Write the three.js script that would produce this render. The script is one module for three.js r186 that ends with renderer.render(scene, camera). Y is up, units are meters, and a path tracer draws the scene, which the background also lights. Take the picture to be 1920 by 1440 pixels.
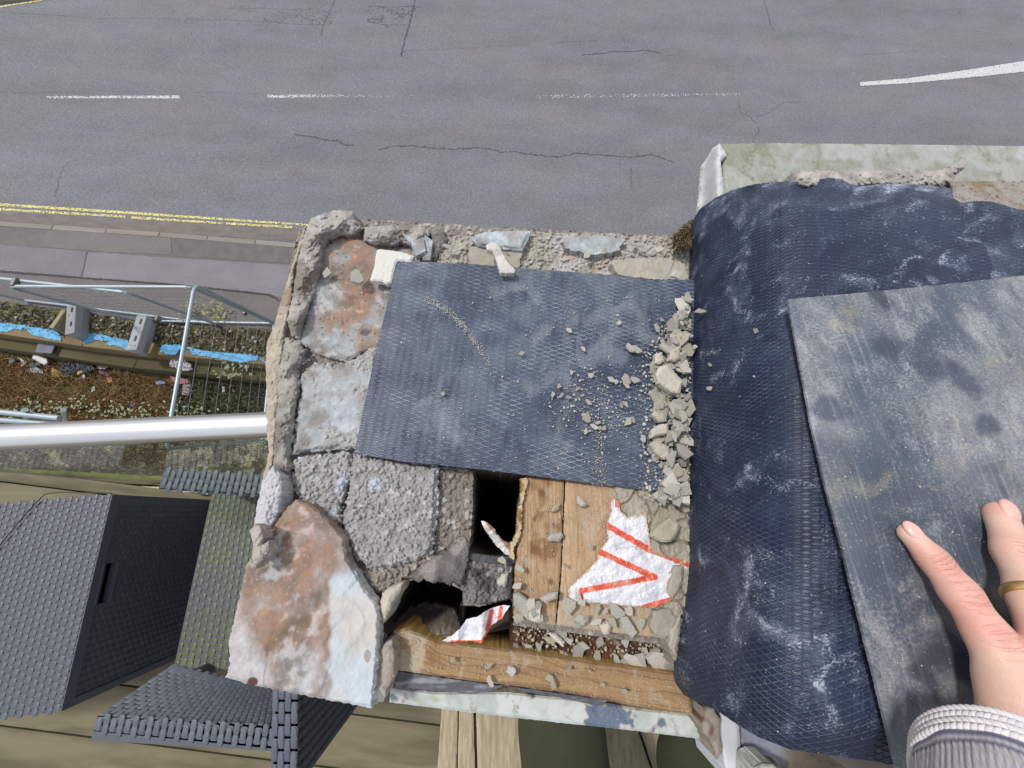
import * as THREE from 'three';
import { mergeGeometries } from 'three/addons/utils/BufferGeometryUtils.js';
import { ConvexGeometry } from 'three/addons/geometries/ConvexGeometry.js';
import { MarchingCubes } from 'three/addons/objects/MarchingCubes.js';
import { RoundedBoxGeometry } from 'three/addons/geometries/RoundedBoxGeometry.js';

// ---------------------------------------------------------------- camera, sky, sun, exposure
const scene = new THREE.Scene();
const C = 6.4;                                             // height of the camera above the road
const camera = new THREE.PerspectiveCamera(90, 4 / 3, 0.02, 2000);
const R = new THREE.Matrix4();
{ // nadir lies at (932, 965) of 1920 x 1440; focal length 720
  const Y = new THREE.Vector3(28, 245, 720).normalize();   // world up in camera axes
  const X = new THREE.Vector3(1, 0, 0).addScaledVector(Y, -Y.x).normalize();
  const Z = new THREE.Vector3().crossVectors(X, Y);
  R.set(X.x, X.y, X.z, 0, Y.x, Y.y, Y.z, 0, Z.x, Z.y, Z.z, 0, 0, 0, 0, 1);
}
camera.position.set(0, C, 0);
camera.quaternion.setFromRotationMatrix(R);

const renderer = new THREE.WebGLRenderer({ antialias: true });
renderer.toneMapping = THREE.LinearToneMapping;
renderer.toneMappingExposure = 1.03;
renderer.shadowMap.enabled = true;

{ // bright, thinly overcast sky, a little blue
  const W = 128, H = 64, d = new Float32Array(W * H * 4);
  for (let j = 0; j < H; j++) for (let i = 0; i < W; i++) {
    const el = ((j + 0.5) / H - 0.5) * Math.PI, s = Math.max(0, Math.sin(el));
    const k = 0.72 + 0.2 * s;
    d.set([0.945 * k, 0.985 * k, 1.07 * k, 1], (j * W + i) * 4);
  }
  const t = new THREE.DataTexture(d, W, H, THREE.RGBAFormat, THREE.FloatType);
  t.mapping = THREE.EquirectangularReflectionMapping; t.magFilter = THREE.LinearFilter; t.needsUpdate = true;
  scene.background = t; scene.environment = t;
}
const sun = new THREE.DirectionalLight(new THREE.Color(1, 0.955, 0.88), 2.9);
sun.position.set(-5.2, 6.4 + 8, -3.4); sun.target.position.set(0, 5, -1);
sun.castShadow = true; sun.shadow.radius = 13; sun.shadow.mapSize.set(4096, 4096);
Object.assign(sun.shadow.camera, { left: -18, right: 18, top: 18, bottom: -18, near: 0.1, far: 60 });
scene.add(sun, sun.target);

// ---------------------------------------------------------------- helpers
function rng(seed) { let a = seed >>> 0; return () => { a = (a + 0x6d2b79f5) >>> 0; let t = Math.imul(a ^ (a >>> 15), 1 | a); t = (t + Math.imul(t ^ (t >>> 7), 61 | t)) ^ t; return ((t ^ (t >>> 14)) >>> 0) / 4294967296; }; }
const hash = (x, y) => { let h = Math.imul(x | 0, 374761393) + Math.imul(y | 0, 668265263); h = Math.imul(h ^ (h >>> 13), 1274126177); return ((h ^ (h >>> 16)) >>> 0) / 4294967296; };
const clamp = (v, a = 0, b = 1) => (v < a ? a : v > b ? b : v);
const sm = (a, b, v) => { const t = clamp((v - a) / (b - a)); return t * t * (3 - 2 * t); };
const lerp = (a, b, t) => a + (b - a) * t;
const GX = Array.from({ length: 256 }, (_, i) => Math.cos(i * 0.02454369)), GY = Array.from({ length: 256 }, (_, i) => Math.sin(i * 0.02454369));
function noise(x, y, per = 0) { // gradient noise, about -1..1
  const xi = Math.floor(x), yi = Math.floor(y), fx = x - xi, fy = y - yi, u = fx * fx * (3 - 2 * fx), v = fy * fy * (3 - 2 * fy);
  const w = per ? (n) => ((n % per) + per) % per : (n) => n;
  const g = (i, j, x, y) => { const k = hash(w(i), w(j)) * 256 & 255; return GX[k] * x + GY[k] * y; };
  return lerp(lerp(g(xi, yi, fx, fy), g(xi + 1, yi, fx - 1, fy), u), lerp(g(xi, yi + 1, fx, fy - 1), g(xi + 1, yi + 1, fx - 1, fy - 1), u), v) * 1.5;
}
function fbm(x, y, o = 4) { let s = 0, a = 0.5, f = 1; for (let i = 0; i < o; i++) { s += a * noise(x * f + i * 17.3, y * f - i * 9.1); a *= 0.5; f *= 2.03; } return s; }
function worley(x, y) { // [F1, F2, id]
  const xi = Math.floor(x), yi = Math.floor(y); let a = 9, b = 9, id = 0;
  for (let j = -1; j <= 1; j++) for (let i = -1; i <= 1; i++) {
    const h = hash(xi + i, yi + j), k = hash(xi + i + 911, yi + j - 77), d = Math.hypot(xi + i + h - x, yi + j + k - y);
    if (d < a) { b = a; a = d; id = h; } else if (d < b) b = d;
  }
  return [a, b, id];
}
const pebbles = (x, y, s, keep = 1) => { const [a, , id] = worley(x / s, y / s); const r = 0.28 + 0.34 * id; return id > keep ? 0 : Math.sqrt(Math.max(0, r * r - a * a)) * s; }; // height in the unit of s
const lin = (v) => { v /= 255; return v <= 0.04045 ? v / 12.92 : ((v + 0.055) / 1.055) ** 2.4; };
const K = 1.25;
const P = (r, g, b, k = K) => [lin(r) / k, lin(g) / k, lin(b) / k];     // base colour of a thing that looks r, g, b in the open
const mixc = (a, b, t) => [lerp(a[0], b[0], t), lerp(a[1], b[1], t), lerp(a[2], b[2], t)];
const mul = (a, k) => [a[0] * k, a[1] * k, a[2] * k];
const col = (c) => new THREE.Color().setRGB(...c);
const V = (x, y, z) => new THREE.Vector3(x, y, z);
const tmp = new THREE.Vector3();
function at(px, py, y) { // the point at height y that stands at that place of the photograph
  tmp.set(px - 960, 720 - py, -720).applyMatrix4(R);
  const t = (y - C) / tmp.y;
  return V(tmp.x * t, y, tmp.z * t);
}
const names = new Map();
function numbered(n) { const k = names.get(n) ?? -1; names.set(n, k + 1); return k < 0 ? n : `${n}_${String(k + 1).padStart(3, '0')}`; }
function thing(name, label, category, pos, group) { const o = new THREE.Group(); o.name = numbered(name); if (pos) o.position.copy(pos); return tag(o, label, category, group); }
function tag(o, label, category, group, kind) {
  if (label) o.userData.label = label; if (category) o.userData.category = category; if (group) o.userData.group = group; if (kind) o.userData.kind = kind;
  if (!o.parent) scene.add(o); return o;
}
function mesh(name, g, m, parent) {
  const o = new THREE.Mesh(g, m); o.castShadow = o.receiveShadow = true;
  if (parent) { o.name = name; parent.add(o); parent.updateWorldMatrix(true, false); } else { o.name = numbered(name); scene.add(o); }
  return o;
}
const struct = (name, g, m) => { const o = mesh(name, g, m); o.userData.kind = 'structure'; return o; };
const part = (name, g, m, parent, label) => { g.translate(-parent.position.x, -parent.position.y, -parent.position.z); const o = mesh(name, g, m, parent); if (label) o.userData.label = label; return o; };

// tiling grain used as bump on most rough things
const grain = (() => { const n = 256, d = new Uint8Array(n * n * 4); for (let j = 0; j < n; j++) for (let i = 0; i < n; i++) { let v = 0; for (const [f, a] of [[16, 0.3], [64, 0.35], [128, 0.35]]) v += a * noise(i * f / n, j * f / n, f); const q = clamp(0.5 + v * 0.6) * 255; d.set([q, q, q, 255], (j * n + i) * 4); } const t = new THREE.DataTexture(d, n, n); t.wrapS = t.wrapT = THREE.RepeatWrapping; t.magFilter = THREE.LinearFilter; t.needsUpdate = true; return t; })();
const grainAt = (m) => { const t = grain.clone(); t.repeat.set(1 / m, 1 / m); t.needsUpdate = true; return t; };
const gNear = grainAt(0.05), gFar = grainAt(0.6);
const std = (o) => new THREE.MeshStandardMaterial(o);
const MV = std({ vertexColors: true, roughness: 0.95, bumpMap: gNear, bumpScale: 0.0005 });
const MVs = std({ vertexColors: true, roughness: 0.6, bumpMap: gNear, bumpScale: 0.0003 });
const MVfar = std({ vertexColors: true, roughness: 0.95, bumpMap: gFar, bumpScale: 0.004 });
const MVplain = std({ vertexColors: true, roughness: 0.85 });

function insidePoly(p, x, y) { let c = false; for (let i = 0, j = p.length - 1; i < p.length; j = i++) { const a = p[i], b = p[j]; if ((a[1] > y) !== (b[1] > y) && x < ((b[0] - a[0]) * (y - a[1])) / (b[1] - a[1]) + a[0]) c = !c; } return c; }
function segDist(x, y, a, b) { const vx = b[0] - a[0], vy = b[1] - a[1], t = clamp(((x - a[0]) * vx + (y - a[1]) * vy) / (vx * vx + vy * vy || 1)); return Math.hypot(x - a[0] - vx * t, y - a[1] - vy * t); }
function sdPoly(p, x, y) { let d = 1e9; for (let i = 0, j = p.length - 1; i < p.length; j = i++) d = Math.min(d, segDist(x, y, p[i], p[j])); return insidePoly(p, x, y) ? d : -d; }
function lineDist(l, x, y) { let d = 1e9; for (let i = 1; i < l.length; i++) d = Math.min(d, segDist(x, y, l[i - 1], l[i])); return d; }

// A solid piece whose outline is surveyed from the photograph at its own height: h (metres below the camera), thick (metres down), bump(X mm, Z mm, d px, u, v) in metres up, col(...) base colour, keep(u, v) leaves holes.
function piece(poly, o) {
  const { step = 3, thick = 0.02, ragged = 0, raggedScale = 9, bump, keep, uv, flare = 0 } = o, H = typeof o.h === 'function' ? o.h : () => o.h, colf = o.col ?? (() => [0.3, 0.3, 0.3]);
  let x0 = 1e9, y0 = 1e9, x1 = -1e9, y1 = -1e9; for (const [x, y] of poly) { x0 = Math.min(x0, x); x1 = Math.max(x1, x); y0 = Math.min(y0, y); y1 = Math.max(y1, y); }
  const m = ragged + step * 2; x0 -= m; y0 -= m; x1 += m; y1 += m;
  const nx = Math.ceil((x1 - x0) / step) + 1, ny = Math.ceil((y1 - y0) / step) + 1, f = new Float32Array(nx * ny), U = new Float32Array(nx * ny), Vv = new Float32Array(nx * ny), idx = new Int32Array(nx * ny).fill(-1);
  const sd = (x, y) => sdPoly(poly, x, y) + (ragged ? ragged * (fbm(x / raggedScale + 3.1, y / raggedScale, 3) * 1.6) : 0);
  for (let j = 0; j < ny; j++) for (let i = 0; i < nx; i++) { const x = x0 + i * step, y = y0 + j * step, k = j * nx + i; U[k] = x; Vv[k] = y; f[k] = sd(x, y); }
  const ok = (k) => f[k] > -0.7 * step && (!keep || keep(U[k], Vv[k]));
  const pos = [], colr = [], uvs = [], idxs = [], dd = [];
  const vert = (k) => {
    if (idx[k] >= 0) return idx[k];
    let x = U[k], y = Vv[k], d = f[k];
    if (d < 0) { const e = step * 0.5, gx = (sd(x + e, y) - sd(x - e, y)) / (2 * e), gy = (sd(x, y + e) - sd(x, y - e)) / (2 * e), g2 = Math.max(0.3, gx * gx + gy * gy); x -= (d * gx) / g2; y -= (d * gy) / g2; d = 0; }
    const h = H(x, y), p = at(x, y, C - h), X = p.x * 1000, Z = p.z * 1000, b = bump ? bump(X, Z, d, x, y) : 0;
    const q = b ? at(x, y, C - h + b) : p, c = colf(X, Z, d, x, y, b);
    pos.push(q.x, q.y, q.z); colr.push(c[0], c[1], c[2]); const w = uv ? uv(x, y, q) : [q.x, -q.z]; uvs.push(w[0], w[1]);
    return (idx[k] = pos.length / 3 - 1);
  };
  const edges = new Map();
  const tri = (a, b, c) => { idxs.push(a, b, c); for (const [s, t] of [[a, b], [b, c], [c, a]]) { const r = t * 4194304 + s; if (edges.has(r)) edges.delete(r); else edges.set(s * 4194304 + t, [s, t]); } };
  for (let j = 0; j < ny - 1; j++) for (let i = 0; i < nx - 1; i++) {
    const a = j * nx + i, b = a + 1, c = a + nx, d = c + 1;
    if (ok(a) && ok(b) && ok(c) && ok(d)) { const A = vert(a), B = vert(b), Cc = vert(c), D = vert(d); if ((i + j) & 1) { tri(A, Cc, B); tri(B, Cc, D); } else { tri(A, Cc, D); tri(A, D, B); } }
    else if (ok(b) && ok(c)) { if (ok(a)) tri(vert(a), vert(c), vert(b)); else if (ok(d)) tri(vert(b), vert(c), vert(d)); }
    else if (ok(a) && ok(d)) { if (ok(b)) tri(vert(a), vert(d), vert(b)); else if (ok(c)) tri(vert(a), vert(c), vert(d)); }
  }
  if (thick > 0) {
    const rows = o.rows ?? 3, sk = new Map();
    const col1 = (v) => { if (!sk.has(v)) { const s = []; for (let r = 0; r <= rows; r++) { const t = r / rows, n = r && r < rows ? noise(pos[v * 3] * 300, pos[v * 3 + 2] * 300 + r * 5) * (o.sideRough ?? 0.0008) : 0; s.push(pos.length / 3); pos.push(pos[v * 3] + n, pos[v * 3 + 1] - thick * t, pos[v * 3 + 2] + n); const c = o.side ? o.side(pos[v * 3] * 1000, pos[v * 3 + 2] * 1000, t) : mul([colr[v * 3], colr[v * 3 + 1], colr[v * 3 + 2]], 1 + 0.5 * noise(pos[v * 3] * 260 + 5, pos[v * 3 + 2] * 260 + t * thick * 400)); colr.push(...c); uvs.push(uvs[v * 2] + thick * t, uvs[v * 2 + 1] + thick * t); } sk.set(v, s); } return sk.get(v); };
    for (const [s, t] of [...edges.values()]) { const a = col1(s), b = col1(t); for (let r = 0; r < rows; r++) idxs.push(a[r], a[r + 1], b[r], b[r], a[r + 1], b[r + 1]); }
  }
  const g = new THREE.BufferGeometry();
  g.setAttribute('position', new THREE.Float32BufferAttribute(pos, 3)); g.setAttribute('color', new THREE.Float32BufferAttribute(colr, 3)); g.setAttribute('uv', new THREE.Float32BufferAttribute(uvs, 2)); g.setIndex(idxs); g.computeVertexNormals();
  return g;
}
function tint(g, c) { const n = g.attributes.position.count, a = new Float32Array(n * 3), p = g.attributes.position; for (let i = 0; i < n; i++) a.set(typeof c === 'function' ? c(p.getX(i), p.getY(i), p.getZ(i)) : c, i * 3); g.setAttribute('color', new THREE.BufferAttribute(a, 3)); return g; }
function tube(pts, r, seg = 10, closed = false, n = 0) { return new THREE.TubeGeometry(new THREE.CatmullRomCurve3(pts, closed, 'catmullrom', 0.2), n || pts.length * 8, r, seg, closed); }
function bar(a, b, r, seg = 10) { const L = a.distanceTo(b), g = new THREE.CylinderGeometry(r, r, L, seg); g.applyQuaternion(new THREE.Quaternion().setFromUnitVectors(V(0, 1, 0), b.clone().sub(a).normalize())); return g.translate((a.x + b.x) / 2, (a.y + b.y) / 2, (a.z + b.z) / 2); }
// box frame with origin o and three edge vectors
function hexa(o, u, v, w, round = 0.004) { if (new THREE.Vector3().crossVectors(u, v).dot(w) < 0) [u, w] = [w, u]; const L = [u.length(), v.length(), w.length()], g = new RoundedBoxGeometry(L[0], L[1], L[2], 2, Math.min(round, ...L.map((l) => l * 0.45))); g.translate(L[0] / 2, L[1] / 2, L[2] / 2); const m = new THREE.Matrix4().makeBasis(u.clone().normalize(), v.clone().normalize(), w.clone().normalize()).setPosition(o); g.applyMatrix4(m); return g; }

// ================================================================ the street below
const X0 = -17, X1 = 17, Z0 = -14.6, Z1 = -3.2;
const cracks = [ // [line in photo pixels, width, darkness]
  [[[0, 172], [30, 174], [60, 175], [100, 172], [150, 173]], 1, 0.5], [[[330, 174], [420, 174], [500, 176]], 0.7, 0.3],
  [[[0, 23], [60, 26], [120, 30], [180, 36], [240, 33], [300, 35], [370, 36], [430, 38], [500, 40], [560, 46], [620, 46]], 1, 0.4],
  [[[420, 16], [480, 15], [530, 18], [580, 17], [620, 20]], 0.9, 0.4], [[[628, 0], [616, 28], [606, 46], [602, 66]], 1.2, 0.7],
  [[[778, 0], [772, 30], [764, 58], [758, 80], [752, 106]], 1.6, 0.9], [[[758, 94], [840, 92], [920, 88], [980, 84]], 0.8, 0.45],
  [[[690, 12], [720, 13], [770, 12], [790, 14]], 1.2, 0.7], [[[690, 40], [720, 46], [764, 47]], 1.2, 0.7],
  [[[552, 252], [585, 257], [610, 262], [632, 264], [645, 271], [664, 273]], 1.5, 0.9],
  [[[708, 281], [735, 275], [770, 273], [815, 278], [850, 280], [885, 277], [915, 278], [940, 286], [962, 284], [1000, 290], [1040, 294], [1062, 292], [1080, 287], [1110, 290], [1150, 292], [1180, 295], [1222, 290], [1245, 298], [1262, 304]], 1.4, 0.9],
  [[[1090, 103], [1130, 100], [1150, 97], [1180, 97], [1210, 94], [1240, 100]], 1.8, 0.85], [[[1040, 80], [1080, 78], [1120, 76]], 1, 0.5],
  [[[1432, 0], [1440, 26], [1446, 50], [1452, 58]], 1.2, 0.6], [[[1384, 192], [1388, 210], [1402, 218], [1420, 232], [1423, 246], [1412, 262], [1406, 280]], 1.1, 0.6], [[[1416, 220], [1440, 212], [1470, 192], [1500, 190]], 1, 0.4],
  [[[1182, 312], [1184, 330], [1183, 356]], 1, 0.5], [[[130, 302], [118, 316], [110, 340], [104, 370]], 1, 0.5], [[[1600, 104], [1660, 100], [1720, 96]], 0.8, 0.35], [[[1780, 18], [1850, 14], [1920, 12]], 0.9, 0.35], [[[1240, 136], [1270, 142], [1290, 150]], 0.8, 0.4],
];
function roadMap() {
  const W = 2048, H = 768, c = document.createElement('canvas'); c.width = W; c.height = H; const g = c.getContext('2d'), im = g.createImageData(W, H);
  for (let j = 0; j < H; j++) for (let i = 0; i < W; i++) {
    const x = X0 + (i / W) * (X1 - X0), z = Z0 + (j / H) * (Z1 - Z0);
    let v = 1 + 0.07 * fbm(x * 0.35, z * 1.6, 4) + 0.07 * fbm(x * 1.3 + 9, z * 2.2, 3) + 0.05 * noise(x * 0.15, z * 1.1 + 3) + 0.2 * (hash(i, j) - 0.5) + 0.10 * noise(i * 0.45, j * 0.45);
    const warm = fbm(x * 0.5 + 40, z * 1.1, 3) * 5;
    if (hash(i * 7 + 3, j * 5) > 0.9994) v += 0.5;
    im.data.set([clamp((115 + warm) * v, 0, 255), clamp(115 * v, 0, 255), clamp((122 - warm) * v, 0, 255), 255], (j * W + i) * 4);
  }
  g.putImageData(im, 0, 0);
  const r = rng(5), tx = (p) => { const w = at(p[0], p[1], 0); return [((w.x - X0) / (X1 - X0)) * W, ((w.z - Z0) / (Z1 - Z0)) * H]; };
  const crackLine = (l, wd, dk) => { const q = l.map(tx); let prev = q[0]; for (let s = 1; s < q.length; s++) { const n = Math.max(2, Math.ceil(Math.hypot(q[s][0] - q[s - 1][0], q[s][1] - q[s - 1][1]) / 3)); for (let k = 1; k <= n; k++) { const t = k / n, e = k < n ? 2.2 : 0.6, p = [lerp(q[s - 1][0], q[s][0], t) + (r() - 0.5) * e, lerp(q[s - 1][1], q[s][1], t) + (r() - 0.5) * e]; g.strokeStyle = `rgba(42,42,45,${Math.min(1, dk * (0.7 + 0.45 * r()))})`; g.lineWidth = wd * (0.55 + 0.95 * r()); g.beginPath(); g.moveTo(...prev); g.lineTo(...p); g.stroke(); if (r() < 0.06) { g.lineWidth = wd * 0.5; g.beginPath(); g.moveTo(...p); g.lineTo(p[0] + (r() - 0.5) * 9, p[1] + (r() - 0.5) * 9); g.stroke(); } prev = p; } } };
  for (const [l, w, d] of cracks) crackLine(l, w, d);
  for (const [ax, ay, bx, by, n, d] of [[430, 16, 640, 46, 60, 0.32], [690, 12, 770, 47, 34, 0.8], [560, 22, 630, 45, 20, 0.5], [300, 24, 440, 40, 16, 0.25]]) for (let k = 0; k < n; k++) { const x = lerp(ax, bx, r()), y = lerp(ay, by, r()), a = r() * 6.3; crackLine([[x, y], [x + Math.cos(a) * 9, y + Math.sin(a) * 5], [x + Math.cos(a + 0.7) * 17, y + Math.sin(a + 0.7) * 9]], 0.9, d); }
  const t = new THREE.CanvasTexture(c); t.colorSpace = THREE.SRGBColorSpace; t.magFilter = THREE.LinearFilter; return t;
}
const roadMat = std({ map: roadMap(), color: new THREE.Color(1 / K, 1 / K, 1 / K), roughness: 0.9, bumpMap: (() => { const t = grain.clone(); t.repeat.set(34 / 0.5, 11.4 / 0.5); t.needsUpdate = true; return t; })(), bumpScale: 0.006 });
{
  const g = new THREE.PlaneGeometry(X1 - X0, Z1 - Z0); g.rotateX(-Math.PI / 2); g.translate((X0 + X1) / 2, 0, (Z0 + Z1) / 2);
  struct('road', g, roadMat);
  const e = std({ color: col(P(113, 114, 122)), roughness: 0.9, bumpMap: gFar, bumpScale: 0.004 });
  for (const s of [-1, 1]) { const b = new THREE.PlaneGeometry(180, Z1 - Z0); b.rotateX(-Math.PI / 2); b.translate(s * (17 + 90), 0, (Z0 + Z1) / 2); struct('road', b, e); }
  const a = new THREE.PlaneGeometry(1600, 1600); a.rotateX(-Math.PI / 2); a.translate(0, -0.62, 0); struct('ground', a, std({ color: col(P(110, 100, 72)), roughness: 1, bumpMap: gFar, bumpScale: 0.02 }));
  const f = new THREE.PlaneGeometry(400, 40); f.rotateX(-Math.PI / 2); f.translate(0, 0.07, -34.7); struct('verge', f, std({ color: col(P(120, 112, 96)), roughness: 1, bumpMap: gFar, bumpScale: 0.01 }));
}
// painted marks: worn paint is real flakes, 4 mm above the asphalt
function paint(poly, wear, name, c, label, group) {
  const g = piece(poly, { h: C - 0.006, step: 1.1, thick: 0, ragged: 0.9, raggedScale: 5, keep: (u, v) => fbm(u * 0.42, v * 0.9, 3) * 0.9 + (hash(Math.round(u * 3), Math.round(v * 3)) - 0.5) * 0.5 > wear(u, v), col: (X, Z) => mul(c, 0.9 + 0.2 * noise(X * 0.02, Z * 0.02)) });
  const o = mesh(name, g, MVplain); o.userData.kind = 'structure'; return o;
}
const WHITE = P(206, 207, 208), YEL = P(226, 212, 140);
paint([[87, 180], [337, 179], [338, 184.6], [87, 184.4]], (u) => -0.3 + 0.1 * sm(330, 90, u), 'road_marking', WHITE);
paint([[501, 178], [640, 177], [780, 178.5], [815, 180], [815, 183.5], [640, 183], [501, 183]], (u) => lerp(-0.25, 0.15, sm(500, 760, u)), 'road_marking', WHITE);
paint([[1006, 178], [1388, 174], [1389, 178.5], [1007, 184.5]], (u) => 0.02 - 0.06 * noise(u * 0.03, 1), 'road_marking', WHITE);
paint([[1612, 154], [1700, 147], [1800, 133], [1960, 108], [1960, 130], [1800, 147], [1700, 156], [1614, 161]], (u) => -0.5, 'road_marking', WHITE);
paint([[-200, 366], [0, 381], [235, 396], [420, 409], [580, 420], [580, 424], [420, 413], [235, 401], [0, 386]], (u) => -0.3 + 0.12 * sm(300, 560, u), 'yellow_line', YEL);
paint([[-200, 375], [0, 390], [235, 404], [236, 408], [0, 395], [-200, 380]], () => -0.24, 'yellow_line', YEL);
paint([[246, 405], [410, 416], [548, 424], [548, 428], [410, 420], [246, 410]], () => -0.24, 'yellow_line', YEL);
paint([[-30, 14], [0, 11], [80, -1], [80, 1], [0, 14], [-30, 17]], () => -0.3, 'yellow_line', YEL);
struct('gutter', piece([[-300, 378], [0, 397], [200, 409], [420, 421], [580, 430], [900, 446], [1400, 470], [1400, 500], [900, 476], [575, 452], [380, 442], [0, 416], [-300, 398]], { h: C - 0.004, step: 3, thick: 0, ragged: 2, col: (X, Z) => mul(P(124, 116, 112), 0.9 + 0.35 * fbm(X * 0.004, Z * 0.012, 4)) }), MVfar);
// far kerb corner, top left
{ const a = at(-60, 4, 0.1), b = at(76, -12, 0.1); const k = mesh('far_kerb', tint(hexa(a.clone().setY(-0.05), b.clone().sub(a), V(0, 0.17, 0), V(0, 0, -0.15), 0.01), P(150, 142, 132)), MVfar); k.userData.kind = 'structure'; }

// near kerb: stones laid end to end
{
  const kerb = new THREE.Group(); kerb.name = 'kerb'; kerb.userData.kind = 'structure'; scene.add(kerb);
  const pts = []; for (const [x, y] of [[-560, 383], [0, 415], [300, 435], [570, 457], [900, 480], [1500, 520]]) pts.push(at(x, y, 0.12));
  let i = 0; const r = rng(8);
  for (let s = 0; s < pts.length - 1; s++) { const A = pts[s], B = pts[s + 1], L = A.distanceTo(B), n = Math.max(1, Math.round(L / 0.92)), d = B.clone().sub(A).divideScalar(n), w = V(-d.z, 0, d.x).normalize(); for (let k = 0; k < n; k++) { const o = A.clone().addScaledVector(d, k + 0.003).setY(-0.1).addScaledVector(w, 0); const g = hexa(o, d.clone().multiplyScalar(0.99), V(0, 0.22 + r() * 0.006, 0), w.clone().multiplyScalar(0.105), 0.012); const c = mul(P(152, 144, 137), 0.93 + 0.12 * r()); mesh('kerb_stone', tint(g, (x, y, z) => mul(c, 0.9 + 0.25 * noise(x * 30, z * 30) * 0.5 + 0.1 * noise(x * 90, z * 90))), MVfar, kerb); } }
}
const pavC = (a, k = 1) => (X, Z) => mul(P(...a), k * (1 + 0.16 * fbm(X * 0.002, Z * 0.003, 4) + 0.12 * noise(X * 0.05, Z * 0.05)));
struct('pavement', piece([[-500, 396], [0, 424], [300, 443], [568, 463], [900, 488], [1500, 528], [1500, 660], [900, 636], [510, 618], [260, 600], [0, 566], [-500, 520]], { h: C - 0.11, step: 4, thick: 0.1, col: pavC([110, 104, 104]) }), MVfar);
struct('pavement_patch', piece([[165, 472], [330, 484], [545, 497], [535, 560], [505, 552], [330, 533], [260, 528], [155, 520]], { h: C - 0.116, step: 2, thick: 0.005, ragged: 1, col: pavC([126, 123, 129]) }), MVfar);
struct('pavement_patch', piece([[-200, 442], [0, 459], [163, 471], [152, 519], [60, 512], [0, 507], [-200, 490]], { h: C - 0.1165, step: 2, thick: 0.005, ragged: 1, col: pavC([121, 118, 123]) }), MVfar);
struct('pavement_patch', piece([[92, 430], [320, 446], [322, 478], [165, 470], [72, 462]], { h: C - 0.1155, step: 2, thick: 0.004, ragged: 1, col: pavC([116, 111, 111]) }), MVfar);
struct('pavement_patch', piece([[325, 447], [540, 462], [542, 494], [324, 480]], { h: C - 0.1155, step: 2, thick: 0.004, ragged: 1.2, col: (X, Z) => mul(P(108, 101, 101), 1 + 0.3 * fbm(X * 0.006, Z * 0.006, 4)) }), MVfar);
struct('pavement_crack', piece([[0, 507], [60, 512], [152, 519], [260, 527], [330, 532], [470, 547], [505, 551], [524, 562], [524, 565], [503, 554], [470, 550], [330, 535], [260, 530], [152, 522], [60, 515], [0, 510]], { h: C - 0.119, step: 1, thick: 0, ragged: 1.2, raggedScale: 6, col: () => P(62, 57, 55) }), MVplain);

// ---------------------------------------------------------------- planting bed, sleepers, lower ground
struct('planting_bed', piece([[-500, 520], [0, 563], [260, 601], [510, 617], [1200, 650], [1200, 720], [510, 684], [280, 664], [150, 645], [0, 622], [-500, 560]], { h: C - 0.1, step: 1.6, thick: 0.3, bump: (X, Z) => 0.05 * fbm(X * 0.006, Z * 0.006, 4) + 1e-3 * pebbles(X, Z, 40, 0.6), col: (X, Z, d, u, v, b) => { const n = fbm(X * 0.005 + 7, Z * 0.005, 4), [, , id] = worley(X / 40, Z / 40); let c = mixc(P(86, 76, 62), P(104, 96, 62), sm(-0.1, 0.3, n)); c = mixc(c, P(92, 100, 52), sm(0.05, 0.4, fbm(X * 0.004 + 50, Z * 0.004, 3))); if (id < 0.10 && pebbles(X, Z, 40, 0.6) > 6) c = P(146, 138, 128); return mul(c, 0.75 + 0.6 * hash(X, Z)); } }), MVfar);
struct('lower_ground', piece([[-500, 640], [0, 640], [240, 675], [510, 690], [560, 690], [560, 1000], [-500, 1000]], { h: C + 0.42, step: 2.2, thick: 0, bump: (X, Z) => 0.10 * fbm(X * 0.004, Z * 0.004, 4), col: (X, Z, d, u) => { const n = fbm(X * 0.003 + 3, Z * 0.003, 4), m = fbm(X * 0.012, Z * 0.012, 3); let c = mixc(P(112, 82, 52), P(102, 96, 50), sm(-0.2, 0.25, n)); c = mixc(c, P(72, 68, 56), sm(300, 400, u) * 0.8); return mul(c, 0.8 + 0.6 * m + 0.4 * (hash(X, Z) - 0.5)); } }), MVfar);

{ // two steps of timber sleepers holding the bed
  const wall = thing('retaining_wall', 'two-stepped weathered timber sleeper wall edging the planting bed below the fence', 'wall', V(0, 0, 0));
  const row = (l, y, deep, high, c, seed) => { const r = rng(seed); for (let i = 0; i < l.length - 1; i++) { const A = at(...l[i], y), B = at(...l[i + 1], y), d = B.clone().sub(A), n = d.clone().normalize(), back = V(n.z, 0, -n.x); const o = A.clone().addScaledVector(n, 0.006).setY(y - high), k = 0.85 + r() * 0.3; const g = hexa(o, d.clone().addScaledVector(n, -0.012), V(0, high, 0), back.multiplyScalar(deep).negate().multiplyScalar(n.x > 0 ? -1 : 1), 0.012); g.computeBoundingBox(); part('sleeper', tint(g, c(k)), MVfar, wall); } };
  const brown = (k) => (x, y, z) => mul(P(132, 116, 84), k * (1 + 0.3 * noise(x * 6, z * 60)));
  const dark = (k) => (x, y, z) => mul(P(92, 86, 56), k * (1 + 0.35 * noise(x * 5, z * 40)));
  row([[-400, 570], [-40, 620], [153, 649], [269, 662], [400, 674], [530, 687], [900, 722]], 0.13, 0.14, 0.26, brown, 3);
  row([[-400, 595], [-60, 643], [107, 668], [250, 690], [390, 702], [530, 718], [900, 750]], -0.13, 0.24, 0.42, dark, 4);
}
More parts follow.
